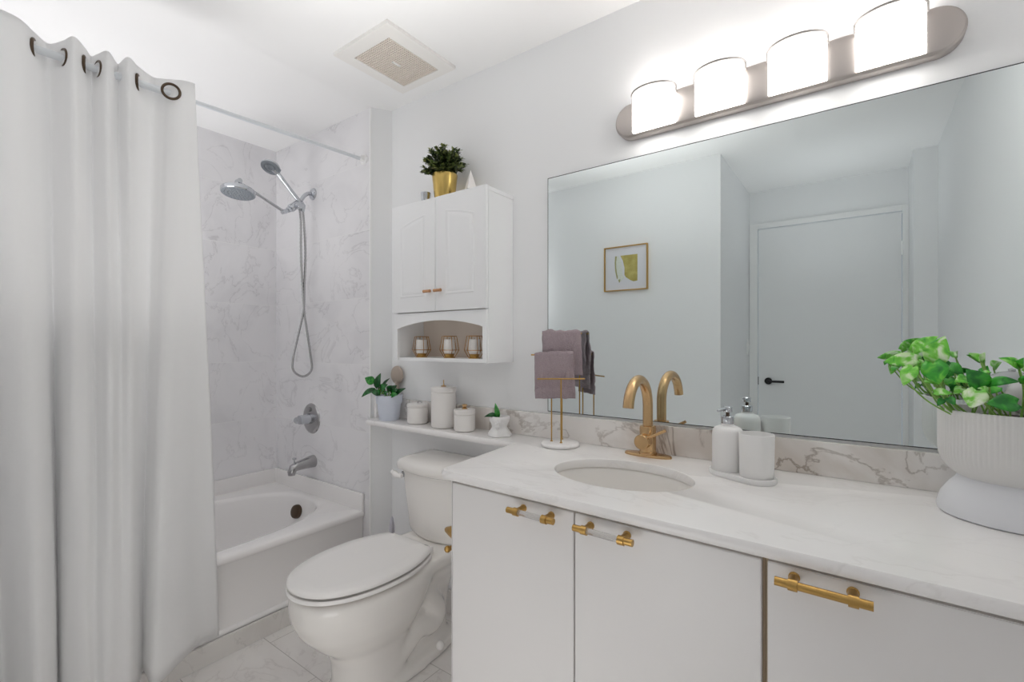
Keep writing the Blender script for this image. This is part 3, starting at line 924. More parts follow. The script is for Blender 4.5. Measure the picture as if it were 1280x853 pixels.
def sink():
    t = thing('sink_basin', 'oval white undermount basin set into the marble countertop', 'sink', (SC[0], SC[1], 0.70))
    n = 72
    el = lambda k, z, e=1: [(SC[0] + SRX * k * math.cos(2 * PI * i / n), SC[1] + SRY * k * math.sin(2 * PI * i / n), z) for i in range(n)]
    bm = B()
    rings(bm, [el(1.10, 0.806), el(1.10, 0.818), el(1.03, 0.818), el(1.0, 0.812), el(0.985, 0.79), el(0.93, 0.752), el(0.82, 0.722), el(0.6, 0.702), el(0.3, 0.694), el(0.13, 0.692), el(0.13, 0.680), el(0.35, 0.682), el(0.66, 0.690), el(0.88, 0.712), el(0.99, 0.745), el(1.045, 0.79), el(1.10, 0.806)], True)
    obj('bowl', bm, M['porcelain'], t, angle=60)
    bm = B(); lathe(bm, [(0.0, 0.6975), (0.018, 0.697), (0.025, 0.694), (0.024, 0.685), (0.0, 0.684)], (SC[0], SC[1], 0), 28, cap0=False, cap1=False)
    o = obj('drain', bm, M['faucet_gold'], t); o['label'] = 'round metal drain'
sink()

def faucet():
    c = Vector((-0.5395, -0.071, CT))
    t = thing('faucet', 'brushed gold gooseneck faucet standing behind the oval sink', 'faucet', c)
    bm = B()
    n = 56
    def st(hl, hw, z):
        o = []
        for i in range(n):
            a = 2 * PI * i / n
            cx_, sy_ = math.cos(a), math.sin(a)
            e = 2.6
            q = (abs(cx_) ** e + abs(sy_) ** 2.0) ** (-1 / 2.3)
            o.append((c.x + hl * cx_ * q, c.y + hw * sy_ * q, z))
        return o
    rings(bm, [st(0.076, 0.026, CT), st(0.0765, 0.0265, CT + 0.003), st(0.0745, 0.0245, CT + 0.0075), st(0.072, 0.022, CT + 0.0085)], True, True, True)
    obj('base_plate', bm, M['faucet_gold'], t)
    bm = B()
    lathe(bm, [(0.0, 0.007), (0.028, 0.007), (0.028, 0.014), (0.0255, 0.0155), (0.0255, 0.090), (0.0245, 0.093), (0.0245, 0.096), (0.017, 0.098), (0.0, 0.098)], c, 36, cap0=False, cap1=False)
    bdy = obj('body', bm, M['faucet_gold'], t)
    bm = B()
    rr = 0.087
    pts = [(c.x, c.y, CT + 0.09), (c.x, c.y, CT + 0.13)]
    for i in range(0, 31):
        a = PI * 0.96 * i / 30
        pts.append((c.x + 0.010 * (1 - math.cos(a)) * 0.3, c.y - rr + rr * math.cos(a), CT + 0.160 + rr * math.sin(a)))
    tube(bm, pts, 0.0158, 22)
    obj('spout', bm, M['faucet_gold'], t)
    bm = B()
    k = Vector((c.x - 0.002, c.y - 0.018, CT + 0.052))
    lathe(bm, [(0.023, 0.0), (0.023, -0.034), (0.0215, -0.036), (0.0, -0.036)], k, 30, 'Y', True, False)
    kn = obj('knob', bm, M['faucet_gold'], t)
    bm = B()
    tube(bm, [(k.x + 0.012, k.y - 0.022, k.z + 0.010), (k.x + 0.072, k.y - 0.020, k.z + 0.042)], 0.0048, 12)
    obj('lever', bm, M['faucet_gold'], kn)
faucet()

# ------------------------------------------------------------------ mirror and its lamp
bm = B(); bx(bm, -0.955, XR - 0.001, -0.006, -0.0005, 0.945, 1.8355, 0.0, mi=1)
bm.normal_update()
front = min(bm.faces, key=lambda f: f.calc_center_median().y)
bmesh.ops.inset_individual(bm, faces=[front], thickness=0.0026, use_even_offset=True)
front.material_index = 0
tag(obj('mirror', bm, [M['mirror'], M['gap']], smooth=False), 'large frameless wall mirror above the backsplash', 'mirror')

def vanity_light():
    t = thing('vanity_light', 'brushed nickel bar light with four lit white glass shades above the mirror', 'wall light', (-0.23, 0, 1.90))
    x0, x1, z0, z1 = -0.667, 0.207, 1.893, 2.007
    zc, r = (z0 + z1) / 2, (z1 - z0) / 2
    def stad(ins, y):
        rr = r - ins
        pts = []
        for i in range(25):
            a = -PI / 2 + PI * i / 24
            pts.append((x1 - r + rr * math.cos(a), y, zc + rr * math.sin(a)))
        for i in range(25):
            a = PI / 2 + PI * i / 24
            pts.append((x0 + r + rr * math.cos(a), y, zc + rr * math.sin(a)))
        return pts
    bm = B()
    rings(bm, [stad(0.004, -0.0005), stad(0, -0.004), stad(0, -0.030), stad(0.002, -0.034), stad(0.004, -0.035), stad(0.0055, -0.038), stad(0.010, -0.040)], True, True, True)
    obj('backplate', bm, M['nickel'], t)
    for k in range(4):
        cx = -0.531 + 0.1985 * k
        zt, zb = 2.018, 1.899
        hw, dp = 0.069, 0.056
        def arc(sc, z):
            return [(cx + hw * sc * math.cos(PI + PI * i / 28), -0.0405 + dp * sc * math.sin(PI + PI * i / 28), z) for i in range(29)]
        bm = B()
        # open-topped half-round glass
        rings(bm, [arc(0.90, zt - 0.004), arc(0.90, zb + 0.006)], False)
        rings(bm, [arc(0.90, zt - 0.004), arc(1.0, zt - 0.004), arc(1.0, zb + 0.002), arc(0.975, zb), arc(0.02, zb)], False)
        sh = obj('glass_shade', bm, M['lamp'], t)
        bm = B()
        tube(bm, [(p_[0], p_[1], zt - 0.001) for p_ in arc(1.01, 0)], 0.0040, 8)
        for s in (-1, 1):
            bx(bm, cx + s * hw - 0.0045, cx + s * hw + 0.0045, -0.047, -0.039, zt - 0.022, zt + 0.001, 0.001)
        o = obj('rim', bm, M['rim'], sh); o['label'] = 'nickel rim of the shade'
vanity_light()

# ------------------------------------------------------------------ ceiling fan grille
def vent():
    x0, x1, y0, y1 = -1.680, -1.352, -0.448, -0.094
    t = thing('exhaust_vent', 'square white exhaust fan grille set in the ceiling', 'vent', ((x0 + x1) / 2, (y0 + y1) / 2, HC))
    a0, a1, b0, b1 = -1.628, -1.414, -0.390, -0.132
    bm = B()
    z0, z1 = HC - 0.014, HC - 0.0005
    for q in ((x0, a0, y0, y1), (a1, x1, y0, y1), (a0, a1, y0, b0), (a0, a1, b1, y1)):
        bx(bm, q[0], q[1], q[2], q[3], z0, z1)
    bmesh.ops.remove_doubles(bm, verts=bm.verts, dist=1e-5)
    fr = obj('frame', bm, M['vent_white'], t, smooth=False)
    bm = B(); bx(bm, a0, a1, b0, b1, HC - 0.003, HC - 0.001); o = obj('shade_sheet', bm, M['vent_shade'], t, smooth=False); o['label'] = 'dark sheet behind the grille, coloured as the shade of the opening'
    bm = B()
    nx, ny = 20, 25
    for i in range(nx + 1):
        x = a0 + (a1 - a0) * i / nx
        bx(bm, x - 0.0017, x + 0.0017, b0, b1, HC - 0.011, HC - 0.007)
    for j in range(ny + 1):
        y = b0 + (b1 - b0) * j / ny
        bx(bm, a0, a1, y - 0.0017, y + 0.0017, HC - 0.0112, HC - 0.0072)
    o = obj('grille', bm, M['vent_grille'], t, smooth=False); o['label'] = 'beige mesh grille'
    bm = B(); xc, yc = (a0 + a1) / 2 - 0.005, (b0 + b1) / 2; bx(bm, xc - 0.006, xc + 0.006, yc - 0.020, yc + 0.020, HC - 0.013, HC - 0.010, 0.001)
    obj('badge', bm, M['vent_white'], t)
vent()

# ------------------------------------------------------------------ wall cabinet
CX0, CX1, CZ0, CZ1 = -1.652, -1.122, 1.130, 1.800
CYF, CYB = -0.158, -0.001
def wall_cabinet():
    t = thing('wall_cabinet', 'white wall cabinet with two arched-panel doors and open shelf above the toilet', 'cabinet', ((CX0 + CX1) / 2, 0, CZ0))
    th = 0.016
    bm = B()
    bx(bm, CX0, CX0 + th, CYF, CYB, CZ0, CZ1 - th, 0.001); bx(bm, CX1 - th, CX1, CYF, CYB, CZ0, CZ1 - th, 0.001)
    bx(bm, CX0 - 0.002, CX1 + 0.002, CYF - 0.002, CYB, CZ1 - th, CZ1, 0.002); bx(bm, CX0 + th, CX1 - th, CYF, CYB, CZ0, CZ0 + 0.014, 0.001)
    bx(bm, CX0 + th, CX1 - th, CYF + 0.004, CYB, 1.322, 1.336)
    obj('body', bm, M['cabinet'], t, smooth=False)
    bm = B(); bx(bm, CX0 + th, CX1 - th, CYB - 0.005, CYB - 0.0005, CZ0 + 0.014, CZ1 - th); o = obj('back_panel', bm, M['cabinet_in'], t, smooth=False); o['label'] = 'cream back panel'
    # arched valance over the open shelf
    bm = B()
    xa, xb = CX0 + 0.002, CX1 - 0.002
    top_, end_, mid = 1.334, 1.268, 1.300
    pts = [(xb, top_), (xa, top_), (xa, end_), (xa + 0.02, end_)]
    for i in range(1, 24):
        u = i / 24
        pts.append((xa + 0.02 + (xb - xa - 0.04) * u, end_ + (mid - end_) * math.sin(PI * u) ** 0.8))
    pts += [(xb - 0.02, end_), (xb, end_)]
    prism(bm, pts, CYF - 0.010, CYF + 0.004, 'Y')
    bx(bm, xa, xa + 0.020, CYF - 0.010, CYF + 0.004, CZ0, end_); bx(bm, xb - 0.020, xb, CYF - 0.010, CYF + 0.004, CZ0, end_)
    obj('valance', bm, M['cabinet'], t, smooth=False)
    # doors with a raised arched panel
    split = (CX0 + CX1) / 2
    for k, (a, b, pa, pb) in enumerate(((CX0 - 0.004, split - 0.001, (1.716, 1.741), -1), (split + 0.001, CX1 + 0.002, (1.741, 1.716), 1))):
        bm = B(); bx(bm, a, b, CYF - 0.019, CYF - 0.0025, 1.337, CZ1 + 0.002, 0.004)
        d = obj('door', bm, M['cabinet'], t, angle=30); d['label'] = ('left' if k == 0 else 'right') + ' arched-panel door'
        bm = B()
        l, r_ = a + 0.056, b - 0.056
        def outl(ins):
            o = [(l + ins, 1.400 + ins), (r_ - ins, 1.400 + ins)]
            for i in range(13):
                u = i / 12
                # the arch runs across both doors and peaks at the split
                x = r_ - ins + (l - r_ + 2 * ins) * u
                g = (x - CX0) / (CX1 - CX0)
                o.append((x, 1.690 + 0.055 * math.sin(PI * min(max(g, 0), 1)) - ins))
            return o
        loops = []
        for ins, y in ((0.0, CYF - 0.0185), (0.004, CYF - 0.0215), (0.012, CYF - 0.0195), (0.020, CYF - 0.0225), (0.030, CYF - 0.0225)):
            loops.append([(x, y, z) for x, z in outl(ins)])
        rings(bm, loops, True, False, True)
        obj('raised_panel', bm, M['cabinet'], d, angle=25)
        bm = B()
        kx = split + (0.030 if k else -0.030)
        ky = CYF - 0.019
        lathe(bm, [(0.004, 0), (0.004, -0.016)], (kx, ky, 1.418), 12, 'Y')
        tube(bm, [(kx - 0.019, ky - 0.018, 1.418), (kx - 0.012, ky - 0.018, 1.418), (kx + 0.012, ky - 0.018, 1.418), (kx + 0.019, ky - 0.018, 1.418)], [0.0065, 0.006, 0.006, 0.0065], 12)
        o = obj('knob', bm, M['copper'], d); o['label'] = 'copper bar knob'
wall_cabinet()

def lantern(x):
    y, z = -0.092, CZ0 + 0.014
    t = thing('candle_holder', '', 'candle holder', (x, y, z), 'wire candle holders in the wall cabinet')
    def hexa(r, zz):
        return [Vector((x + r * math.cos(PI / 6 + PI / 3 * i), y + r * math.sin(PI / 6 + PI / 3 * i), z + zz)) for i in range(6)]
    h0, h1, h2 = hexa(0.023, 0.003), hexa(0.0415, 0.033), hexa(0.031, 0.091)
    bm = B()
    for h in (h0, h1, h2):
        for i in range(6):
            tube(bm, [h[i], h[(i + 1) % 6]], 0.0014, 6)
    for i in range(6):
        tube(bm, [h0[i], h1[i]], 0.0014, 6); tube(bm, [h1[i], h2[i]], 0.0014, 6)
    obj('wire_cage', bm, M['wire_gold'], t)
    bm = B(); lathe(bm, [(0.0, 0.0), (0.024, 0.0), (0.024, 0.003), (0.019, 0.005), (0.019, 0.016), (0.023, 0.018), (0.0, 0.018)], (x, y, z), 24, cap0=False, cap1=False)
    obj('dish', bm, M['gold'], t)
    return t
def candle(x):
    t = thing('candle', '', 'candle', (x, -0.092, CZ0 + 0.032), 'white candles in the wire holders')
    bm = B(); lathe(bm, [(0.0, 0.0), (0.0225, 0.0), (0.023, 0.002), (0.023, 0.058), (0.021, 0.060), (0.0, 0.058)], (x, -0.092, CZ0 + 0.0322), 28, cap0=False, cap1=False); obj('wax', bm, M['candle'], t)
    bm = B(); tube(bm, [(x, -0.092, CZ0 + 0.0895), (x + 0.001, -0.092, CZ0 + 0.097)], 0.0009, 6); obj('wick', bm, M['dark'], t)
    return t
LX = (-1.558, -1.389, -1.250)
l0, c0 = lantern(LX[0]), candle(LX[0])
where = ('leftmost of the three in the cabinet shelf', 'middle of the three in the cabinet shelf', 'rightmost of the three in the cabinet shelf')
for i, x in enumerate(LX):
    l, cd = (l0, c0) if i == 0 else (dup(l0, (x - LX[0], 0, 0)), dup(c0, (x - LX[0], 0, 0)))
    l['label'] = 'gold wire candle holder, ' + where[i]
    cd['label'] = 'white candle inside a gold wire holder, ' + where[i]

# ------------------------------------------------------------------ plants
def leaf(bm, tone, base, tip, width, tval, normal=None, curl=0.15, heart=0.3, seg=7, fold=0.25):
    """one leaf blade with a midrib fold, from its stem end to its tip"""
    b, t_ = Vector(base), Vector(tip)
    ax = t_ - b
    Ln = ax.length
    ax = ax / Ln
    nr = Vector(normal if normal is not None else (0, -0.6, 0.8))
    nr = nr - ax * nr.dot(ax)
    if nr.length < 1e-3:
        nr = ax.orthogonal()
    nr.normalize()
    sd = ax.cross(nr)
    rows = []
    for i in range(seg + 1):
        u = i / seg
        w = width * 0.5 * (max(0.0, math.sin(PI * u ** 0.70)) ** 0.8) * (1.0 - 0.22 * u) if u < 0.999 else 0.0003
        if i == 0:
            w = width * 0.5 * heart
        lift = math.sin(u * PI) * curl * Ln
        mid = b + ax * (u * Ln) + nr * lift
        back = -ax * (heart * width * 0.28 * max(0, 1 - u * 3.0))
        row = []
        for s in (-1, -0.5, 0, 0.5, 1):
            p_ = mid + sd * (w * s) + nr * (abs(s) * w * fold) + back * abs(s)
            row.append(bm.verts.new(p_))
        rows.append(row)
    for r0, r1 in zip(rows[:-1], rows[1:]):
        for k in range(4):
            f = bm.faces.new((r0[k], r0[k + 1], r1[k + 1], r1[k]))
            for lp in f.loops:
                lp[tone] = (tval, tval, tval, 1)

def pothos():
    c = Vector((0.257, -0.157, CT))
    t = thing('potted_plant', 'large trailing green plant in a ribbed pale grey planter at the right end', 'potted plant', c)
    bm = B(); lathe(bm, [(0.0, 0.0), (0.112, 0.0), (0.117, 0.003), (0.118, 0.012), (0.112, 0.035), (0.098, 0.058), (0.088, 0.070), (0.084, 0.080), (0.0, 0.080)], c, 72, cap0=False, cap1=False)
    o = obj('stand', bm, M['stand_pot'], t); o['label'] = 'smooth bluish white domed stand'
    bm = B()
    n = 360
    def flute(a, h):
        k = max(0.0, min(1.0, (h - 0.115) / 0.012))
        return 1.0 + 0.0075 * k * math.cos(a * 90)
    lathe(bm, [(0.0, 0.078), (0.080, 0.078), (0.088, 0.082), (0.100, 0.092), (0.110, 0.106), (0.1145, 0.122), (0.1155, 0.135), (0.1155, 0.2165), (0.1145, 0.219), (0.110, 0.219), (0.109, 0.215), (0.109, 0.190)], c, n, cap0=False, cap1=False, fn=flute)
    o = obj('pot', bm, M['grey_pot'], t, angle=60); o['label'] = 'ribbed pale grey pot'
    bm = B(); lathe(bm, [(0.109, 0.198), (0.08, 0.203), (0.0, 0.205)], c, 40, cap0=False, cap1=False); obj('soil', bm, M['soil'], t)
    LV = [
        ((0.105, -0.2, 1.168), (0.046, -0.212, 1.162), 0.036, .05, 2), ((0.095, -0.23, 1.153), (0.078, -0.242, 1.112), 0.033, .12, 2), ((0.098, -0.17, 1.185), (0.14, -0.182, 1.218), 0.032, .10, 0),
        ((0.131, -0.2, 1.162), (0.147, -0.212, 1.218), 0.050, .1, 2), ((0.128, -0.215, 1.162), (0.136, -0.227, 1.118), 0.050, .1, 1), ((0.116, -0.19, 1.162), (0.1, -0.202, 1.152), 0.020, .2, 0),
        ((0.141, -0.17, 1.162), (0.164, -0.182, 1.155), 0.017, .2, 3), ((0.155, -0.18, 1.157), (0.177, -0.192, 1.134), 0.026, .2, 3), ((0.204, -0.215, 1.114), (0.177, -0.227, 1.15), 0.044, .1, 4),
        ((0.179, -0.22, 1.13), (0.159, -0.232, 1.124), 0.024, .2, 0), ((0.19, -0.25, 1.109), (0.179, -0.262, 1.075), 0.042, .05, 2), ((0.242, -0.262, 1.089), (0.199, -0.274, 1.087), 0.040, .05, 3),
        ((0.213, -0.21, 1.122), (0.254, -0.222, 1.128), 0.022, .2, 3), ((0.208, -0.16, 1.167), (0.188, -0.172, 1.182), 0.017, .2, 0), ((0.207, -0.16, 1.167), (0.213, -0.172, 1.184), 0.017, .2, 0),
        ((0.261, -0.17, 1.155), (0.231, -0.182, 1.173), 0.022, .2, 2), ((0.262, -0.17, 1.155), (0.266, -0.182, 1.174), 0.017, .2, 1), ((0.129, -0.22, 1.1), (0.156, -0.232, 1.099), 0.019, .2, 0),
        ((0.142, -0.23, 1.088), (0.132, -0.242, 1.074), 0.014, .1, 3), ((0.15, -0.23, 1.091), (0.159, -0.242, 1.078), 0.017, .1, 3), ((0.154, -0.19, 1.128), (0.162, -0.202, 1.106), 0.020, .2, 1),
        ((0.209, -0.17, 1.141), (0.221, -0.182, 1.143), 0.009, .2, 0), ((0.164, -0.2, 1.106), (0.152, -0.212, 1.119), 0.017, .2, 3), ((0.173, -0.21, 1.11), (0.159, -0.222, 1.098), 0.019, .2, 2),
        ((0.068, -0.19, 1.15), (0.062, -0.202, 1.141), 0.013, .2, 1), ((0.21, -0.22, 1.106), (0.193, -0.232, 1.113), 0.016, .2, 0), ((0.203, -0.13, 1.129), (0.21, -0.142, 1.145), 0.017, .1, 3),
        ((0.117, -0.2, 1.124), (0.137, -0.212, 1.116), 0.017, .2, 1), ((0.229, -0.19, 1.114), (0.213, -0.202, 1.1), 0.022, .1, 1), ((0.267, -0.19, 1.123), (0.274, -0.202, 1.145), 0.028, .2, 1),
        ((0.276, -0.15, 1.143), (0.293, -0.162, 1.156), 0.03, .2, 2), ((0.266, -0.24, 1.097), (0.279, -0.252, 1.09), 0.032, .1, 3), ((0.287, -0.12, 1.107), (0.296, -0.132, 1.125), 0.028, .2, 0),
    ]
    rnd = random.Random(4)
    tones = {0: 0.48, 1: 0.34, 2: 0.55, 3: 0.08, 4: 0.12}
    bm = B(); tone = bm.loops.layers.float_color.new('tone')
    for b, tp, w, cu, k in LV:
        nrm = (rnd.uniform(-0.25, 0.05), -0.85, 0.42 + rnd.uniform(-0.15, 0.2))
        leaf(bm, tone, b, tp, w, tones[k] + rnd.uniform(-0.05, 0.05), nrm, cu, 0.45, 8, 0.18)
    fo = obj('foliage', bm, M['pothos'], t, angle=180, keep=True)
    sd = fo.modifiers.new('thickness', 'SOLIDIFY'); sd.thickness = 0.0007
    bm = B()
    base0 = [(0.20, -0.215), (0.215, -0.20), (0.235, -0.19), (0.19, -0.19), (0.25, -0.17), (0.225, -0.225)]
    for i, (b, tp, w, cu, k) in enumerate(LV):
        bb = Vector(b)
        if bb.z < 1.10:
            continue
        r = base0[i % 6]
        if bb.x < 0.15:
            r = (0.172 + 0.012 * (i % 3), -0.215 + 0.008 * (i % 4))
        elif bb.x > 0.24:
            r = (bb.x + 0.004, -0.165)
        s = Vector((r[0], r[1], CT + 0.200))
        mid = s.lerp(bb, 0.5) + Vector((0.006 if bb.x > 0.15 else -0.006, 0, 0.004 if bb.x > 0.15 else -0.012))
        tube(bm, catmull([s, mid, bb], 6), 0.0017, 6)
    obj('stems', bm, M['stem'], t)
    # round glass piece behind the leaves
    t2 = thing('glass_globe', 'whitish rounded glass globe behind the leaves of the large planter', 'globe', (0.305, -0.118, CT + 0.203))
    bm = B(); lathe(bm, [(0.0, 0.0), (0.020, 0.001), (0.040, 0.012), (0.052, 0.034), (0.052, 0.052), (0.042, 0.072), (0.024, 0.084), (0.0, 0.088)], (0.303, -0.118, CT + 0.2035), 36, cap0=False, cap1=False)
    obj('globe', bm, M['glass_globe'], t2)
    bm = B(); lathe(bm, [(0.0, 0.087), (0.006, 0.087), (0.007, 0.092), (0.0, 0.094)], (0.303, -0.118, CT + 0.2035), 16, cap0=False, cap1=False)
    obj('tip', bm, M['glass_globe'], t2)
pothos()

def boxwood():
    c = Vector((-1.408, -0.100, CZ1 + 0.0005))
    t = thing('potted_plant', 'small dark bushy plant in a gold pot on top of the wall cabinet', 'potted plant', c)
    bm = B(); lathe(bm, [(0.0, 0.0), (0.040, 0.0), (0.0415, 0.002), (0.0535, 0.112), (0.0535, 0.115), (0.0515, 0.115), (0.050, 0.108), (0.047, 0.098)], c, 48, cap0=False, cap1=False)
    o = obj('pot', bm, M['pot_gold'], t); o['label'] = 'tapered satin gold pot'
    bm = B(); lathe(bm, [(0.048, 0.100), (0.0, 0.104)], c, 28, cap0=False, cap1=False); obj('soil', bm, M['soil'], t)
    rnd = random.Random(11)
    bm = B(); tone = bm.loops.layers.float_color.new('tone')
    bs = B()
    for i in range(96):
        a = rnd.uniform(0, 2 * PI); el = rnd.uniform(0.05, 1.45)
        ln = rnd.uniform(0.074, 0.112) * (0.92 + 0.18 * math.sin(el))
        d = Vector((math.cos(a) * math.cos(el), math.sin(a) * math.cos(el) * 0.85, math.sin(el)))
        s = c + Vector((d.x * 0.025, d.y * 0.025, 0.104))
        e = c + Vector((d.x * ln, d.y * ln, 0.112 + max(-0.01, d.z * ln)))
        if e.y > -0.012:
            e.y = -0.012
        m1 = s.lerp(e, 0.5) + Vector((0, 0, 0.012))
        P_ = catmull([s, m1, e], 6)
        tube(bs, P_, 0.0009, 5)
        for q in range(3, len(P_)):
            for k in range(3 if q < len(P_) - 1 else 5):
                a2 = rnd.uniform(0, 2 * PI)
                dd = (d * 0.5 + Vector((math.cos(a2), math.sin(a2), rnd.uniform(-0.4, 0.9)))).normalized()
                l = rnd.uniform(0.014, 0.023)
                b0 = P_[q]
                b1 = b0 + dd * l
                if b1.y > -0.004:
                    continue
                leaf(bm, tone, b0, b1, l * 0.62, rnd.uniform(-0.1, 0.5) + (0.22 if q > len(P_) - 3 else 0), (rnd.uniform(-0.4, 0.4), -0.5, 0.8), 0.1, 0.25, 3, 0.2)
    obj('foliage', bm, M['boxwood'], t, angle=180, keep=True)
    obj('stems', bs, M['stem_dark'], t)
boxwood()

def shelf_plant():
    c = Vector((-1.783, -0.088, CT))
    t = thing('potted_plant', 'green leafy plant in a pale blue pot at the left end of the shelf', 'potted plant', c)
    bm = B(); lathe(bm, [(0.0, 0.0), (0.044, 0.0), (0.0455, 0.002), (0.055, 0.078), (0.0595, 0.079), (0.0605, 0.081), (0.0635, 0.116), (0.0625, 0.1185), (0.060, 0.1185), (0.0585, 0.114), (0.056, 0.100)], c, 48, cap0=False, cap1=False)
    o = obj('pot', bm, M['blue_pot'], t); o['label'] = 'pale blue tapered pot with a wide rim band'
    bm = B(); lathe(bm, [(0.057, 0.108), (0.0, 0.112)], c, 28, cap0=False, cap1=False); obj('soil', bm, M['soil'], t)
    bm = B(); tone = bm.loops.layers.float_color.new('tone')
    bs = B()
    # offsets along the view's left-right (u), towards the viewer (v) and up: base, tip, width, tone
    U = Vector((0.806, 0.591, 0)); V = Vector((0.45, -0.60, 0)).normalized()
    def P(u, v, z):
        return c + U * u + V * v + Vector((0, 0, z))
    LV = [((-0.050, 0.02, 0.150), (-0.032, 0.03, 0.222), 0.042, 0.05), ((-0.070, 0.02, 0.178), (-0.106, 0.03, 0.200), 0.046, 0.5), ((-0.058, 0.03, 0.148), (-0.116, 0.05, 0.112), 0.030, 0.15),
          ((-0.030, 0.03, 0.140), (0.006, 0.05, 0.172), 0.044, 0.3), ((0.0, 0.02, 0.135), (0.022, 0.04, 0.166), 0.034, 0.1), ((-0.034, 0.00, 0.150), (0.000, -0.01, 0.196), 0.018, 0.0),
          ((0.020, 0.03, 0.125), (0.052, 0.04, 0.150), 0.038, 0.1), ((0.035, 0.03, 0.120), (0.085, 0.03, 0.152), 0.026, 0.0), ((0.020, 0.05, 0.118), (0.055, 0.06, 0.126), 0.030, 0.45),
          ((-0.030, 0.05, 0.128), (-0.070, 0.055, 0.136), 0.034, 0.1), ((-0.010, 0.05, 0.122), (0.012, 0.065, 0.140), 0.030, 0.2), ((0.0, -0.02, 0.13), (0.03, -0.03, 0.16), 0.034, 0.0), ((-0.03, -0.02, 0.13), (-0.06, -0.02, 0.17), 0.034, 0.1)]
    for b, tp, w, k in LV:
        pb, pt = P(*b), P(*tp)
        for q in (pb, pt):
            q.y = min(q.y, -0.03)
        leaf(bm, tone, pb, pt, w, k, (0.4, -0.75, 0.5), 0.15, 0.3, 7, 0.2)
        s = c + Vector((b[0] * 0.3, -0.005, 0.108))
        tube(bs, catmull([s, s.lerp(pb, 0.5) + Vector((0, 0, 0.006)), pb], 5), 0.0018, 6)
    fo = obj('foliage', bm, M['peperomia'], t, angle=180, keep=True)
    sd = fo.modifiers.new('thickness', 'SOLIDIFY'); sd.thickness = 0.0008
    obj('stems', bs, M['stem'], t)
    # taupe round ornament resting on the strip behind the pot
    oc = (-1.813, -0.0155)
    t2 = thing('round_ornament', 'taupe round stone ornament behind the pale blue pot', 'ornament', (oc[0], oc[1], 0.9372))
    bm = B(); lathe(bm, [(0.0, 0.9372), (0.013, 0.9372), (0.0135, 0.940), (0.011, 0.985), (0.010, 1.02), (0.0, 1.02)], (oc[0], oc[1], 0), 20, cap0=False, cap1=False); obj('stem', bm, M['stone'], t2)
    bm = B(); sphere(bm, (oc[0], oc[1], 1.052), 0.042, sy=0.33, u=32, v=20)
    tube(bm, [(oc[0] + 0.041 * math.cos(2 * PI * i / 40), oc[1], 1.052 + 0.041 * math.sin(2 * PI * i / 40)) for i in range(40)], 0.0035, 8, True)
    obj('disc', bm, M['stone'], t2)
shelf_plant()

# ------------------------------------------------------------------ jars on the shelf
def jar(x, y, r, h, label, lid_h, kind):
    t = thing('jar', label, 'jar', (x, y, CT))
    c = (x, y, CT)
    bh = h - lid_h
    bm = B(); lathe(bm, [(0.0, 0.0), (r - 0.012, 0.0), (r - 0.004, 0.003), (r, 0.011), (r, bh - 0.002), (r - 0.002, bh), (0.0, bh)], c, 44, cap0=False, cap1=False)
    obj('body', bm, M['white_cer'], t)
    bm = B(); lathe(bm, [(0.0, bh + 0.0005), (r - 0.001, bh + 0.0005), (r + 0.001, bh + 0.002), (r + 0.001, h - 0.003), (r - 0.002, h), (0.0, h + 0.001)], c, 44, cap0=False, cap1=False)
    lid = obj('lid', bm, M['white_cer'], t)
    bm = B()
    if kind == 'knob':
        lathe(bm, [(0.0, 0.0), (0.011, 0.0), (0.012, 0.003), (0.004, 0.006), (0.0022, 0.010), (0.0022, 0.028), (0.0, 0.029)], (x, y, CT + h + 0.001), 18, cap0=False, cap1=False)
    elif kind == 'bail':
        tube(bm, catmull([(x + 0.002, y, CT + h), (x + 0.006, y, CT + h + 0.009), (x + 0.020, y, CT + h + 0.010), (x + 0.028, y, CT + h + 0.006)], 5), 0.0028, 8)
    else:
        lathe(bm, [(0.0, 0.0), (0.012, 0.0), (0.012, 0.003), (0.006, 0.006), (0.010, 0.014), (0.011, 0.018), (0.0, 0.021)], (x, y, CT + h + 0.001), 18, cap0=False, cap1=False)
    o = obj('handle', bm, M['faucet_gold'] if kind != 'bail' else M['satin_chrome'], lid); o['label'] = 'small metal lid handle'
jar(-1.600, -0.078, 0.046, 0.090, 'short cream lidded jar beside the pale blue pot', 0.014, 'bail')
jar(-1.434, -0.080, 0.0535, 0.174, 'tallest white lidded canister on the marble shelf', 0.022, 'knob')
jar(-1.303, -0.092, 0.0435, 0.090, 'short white canister in front of the tall canister', 0.020, 'button')

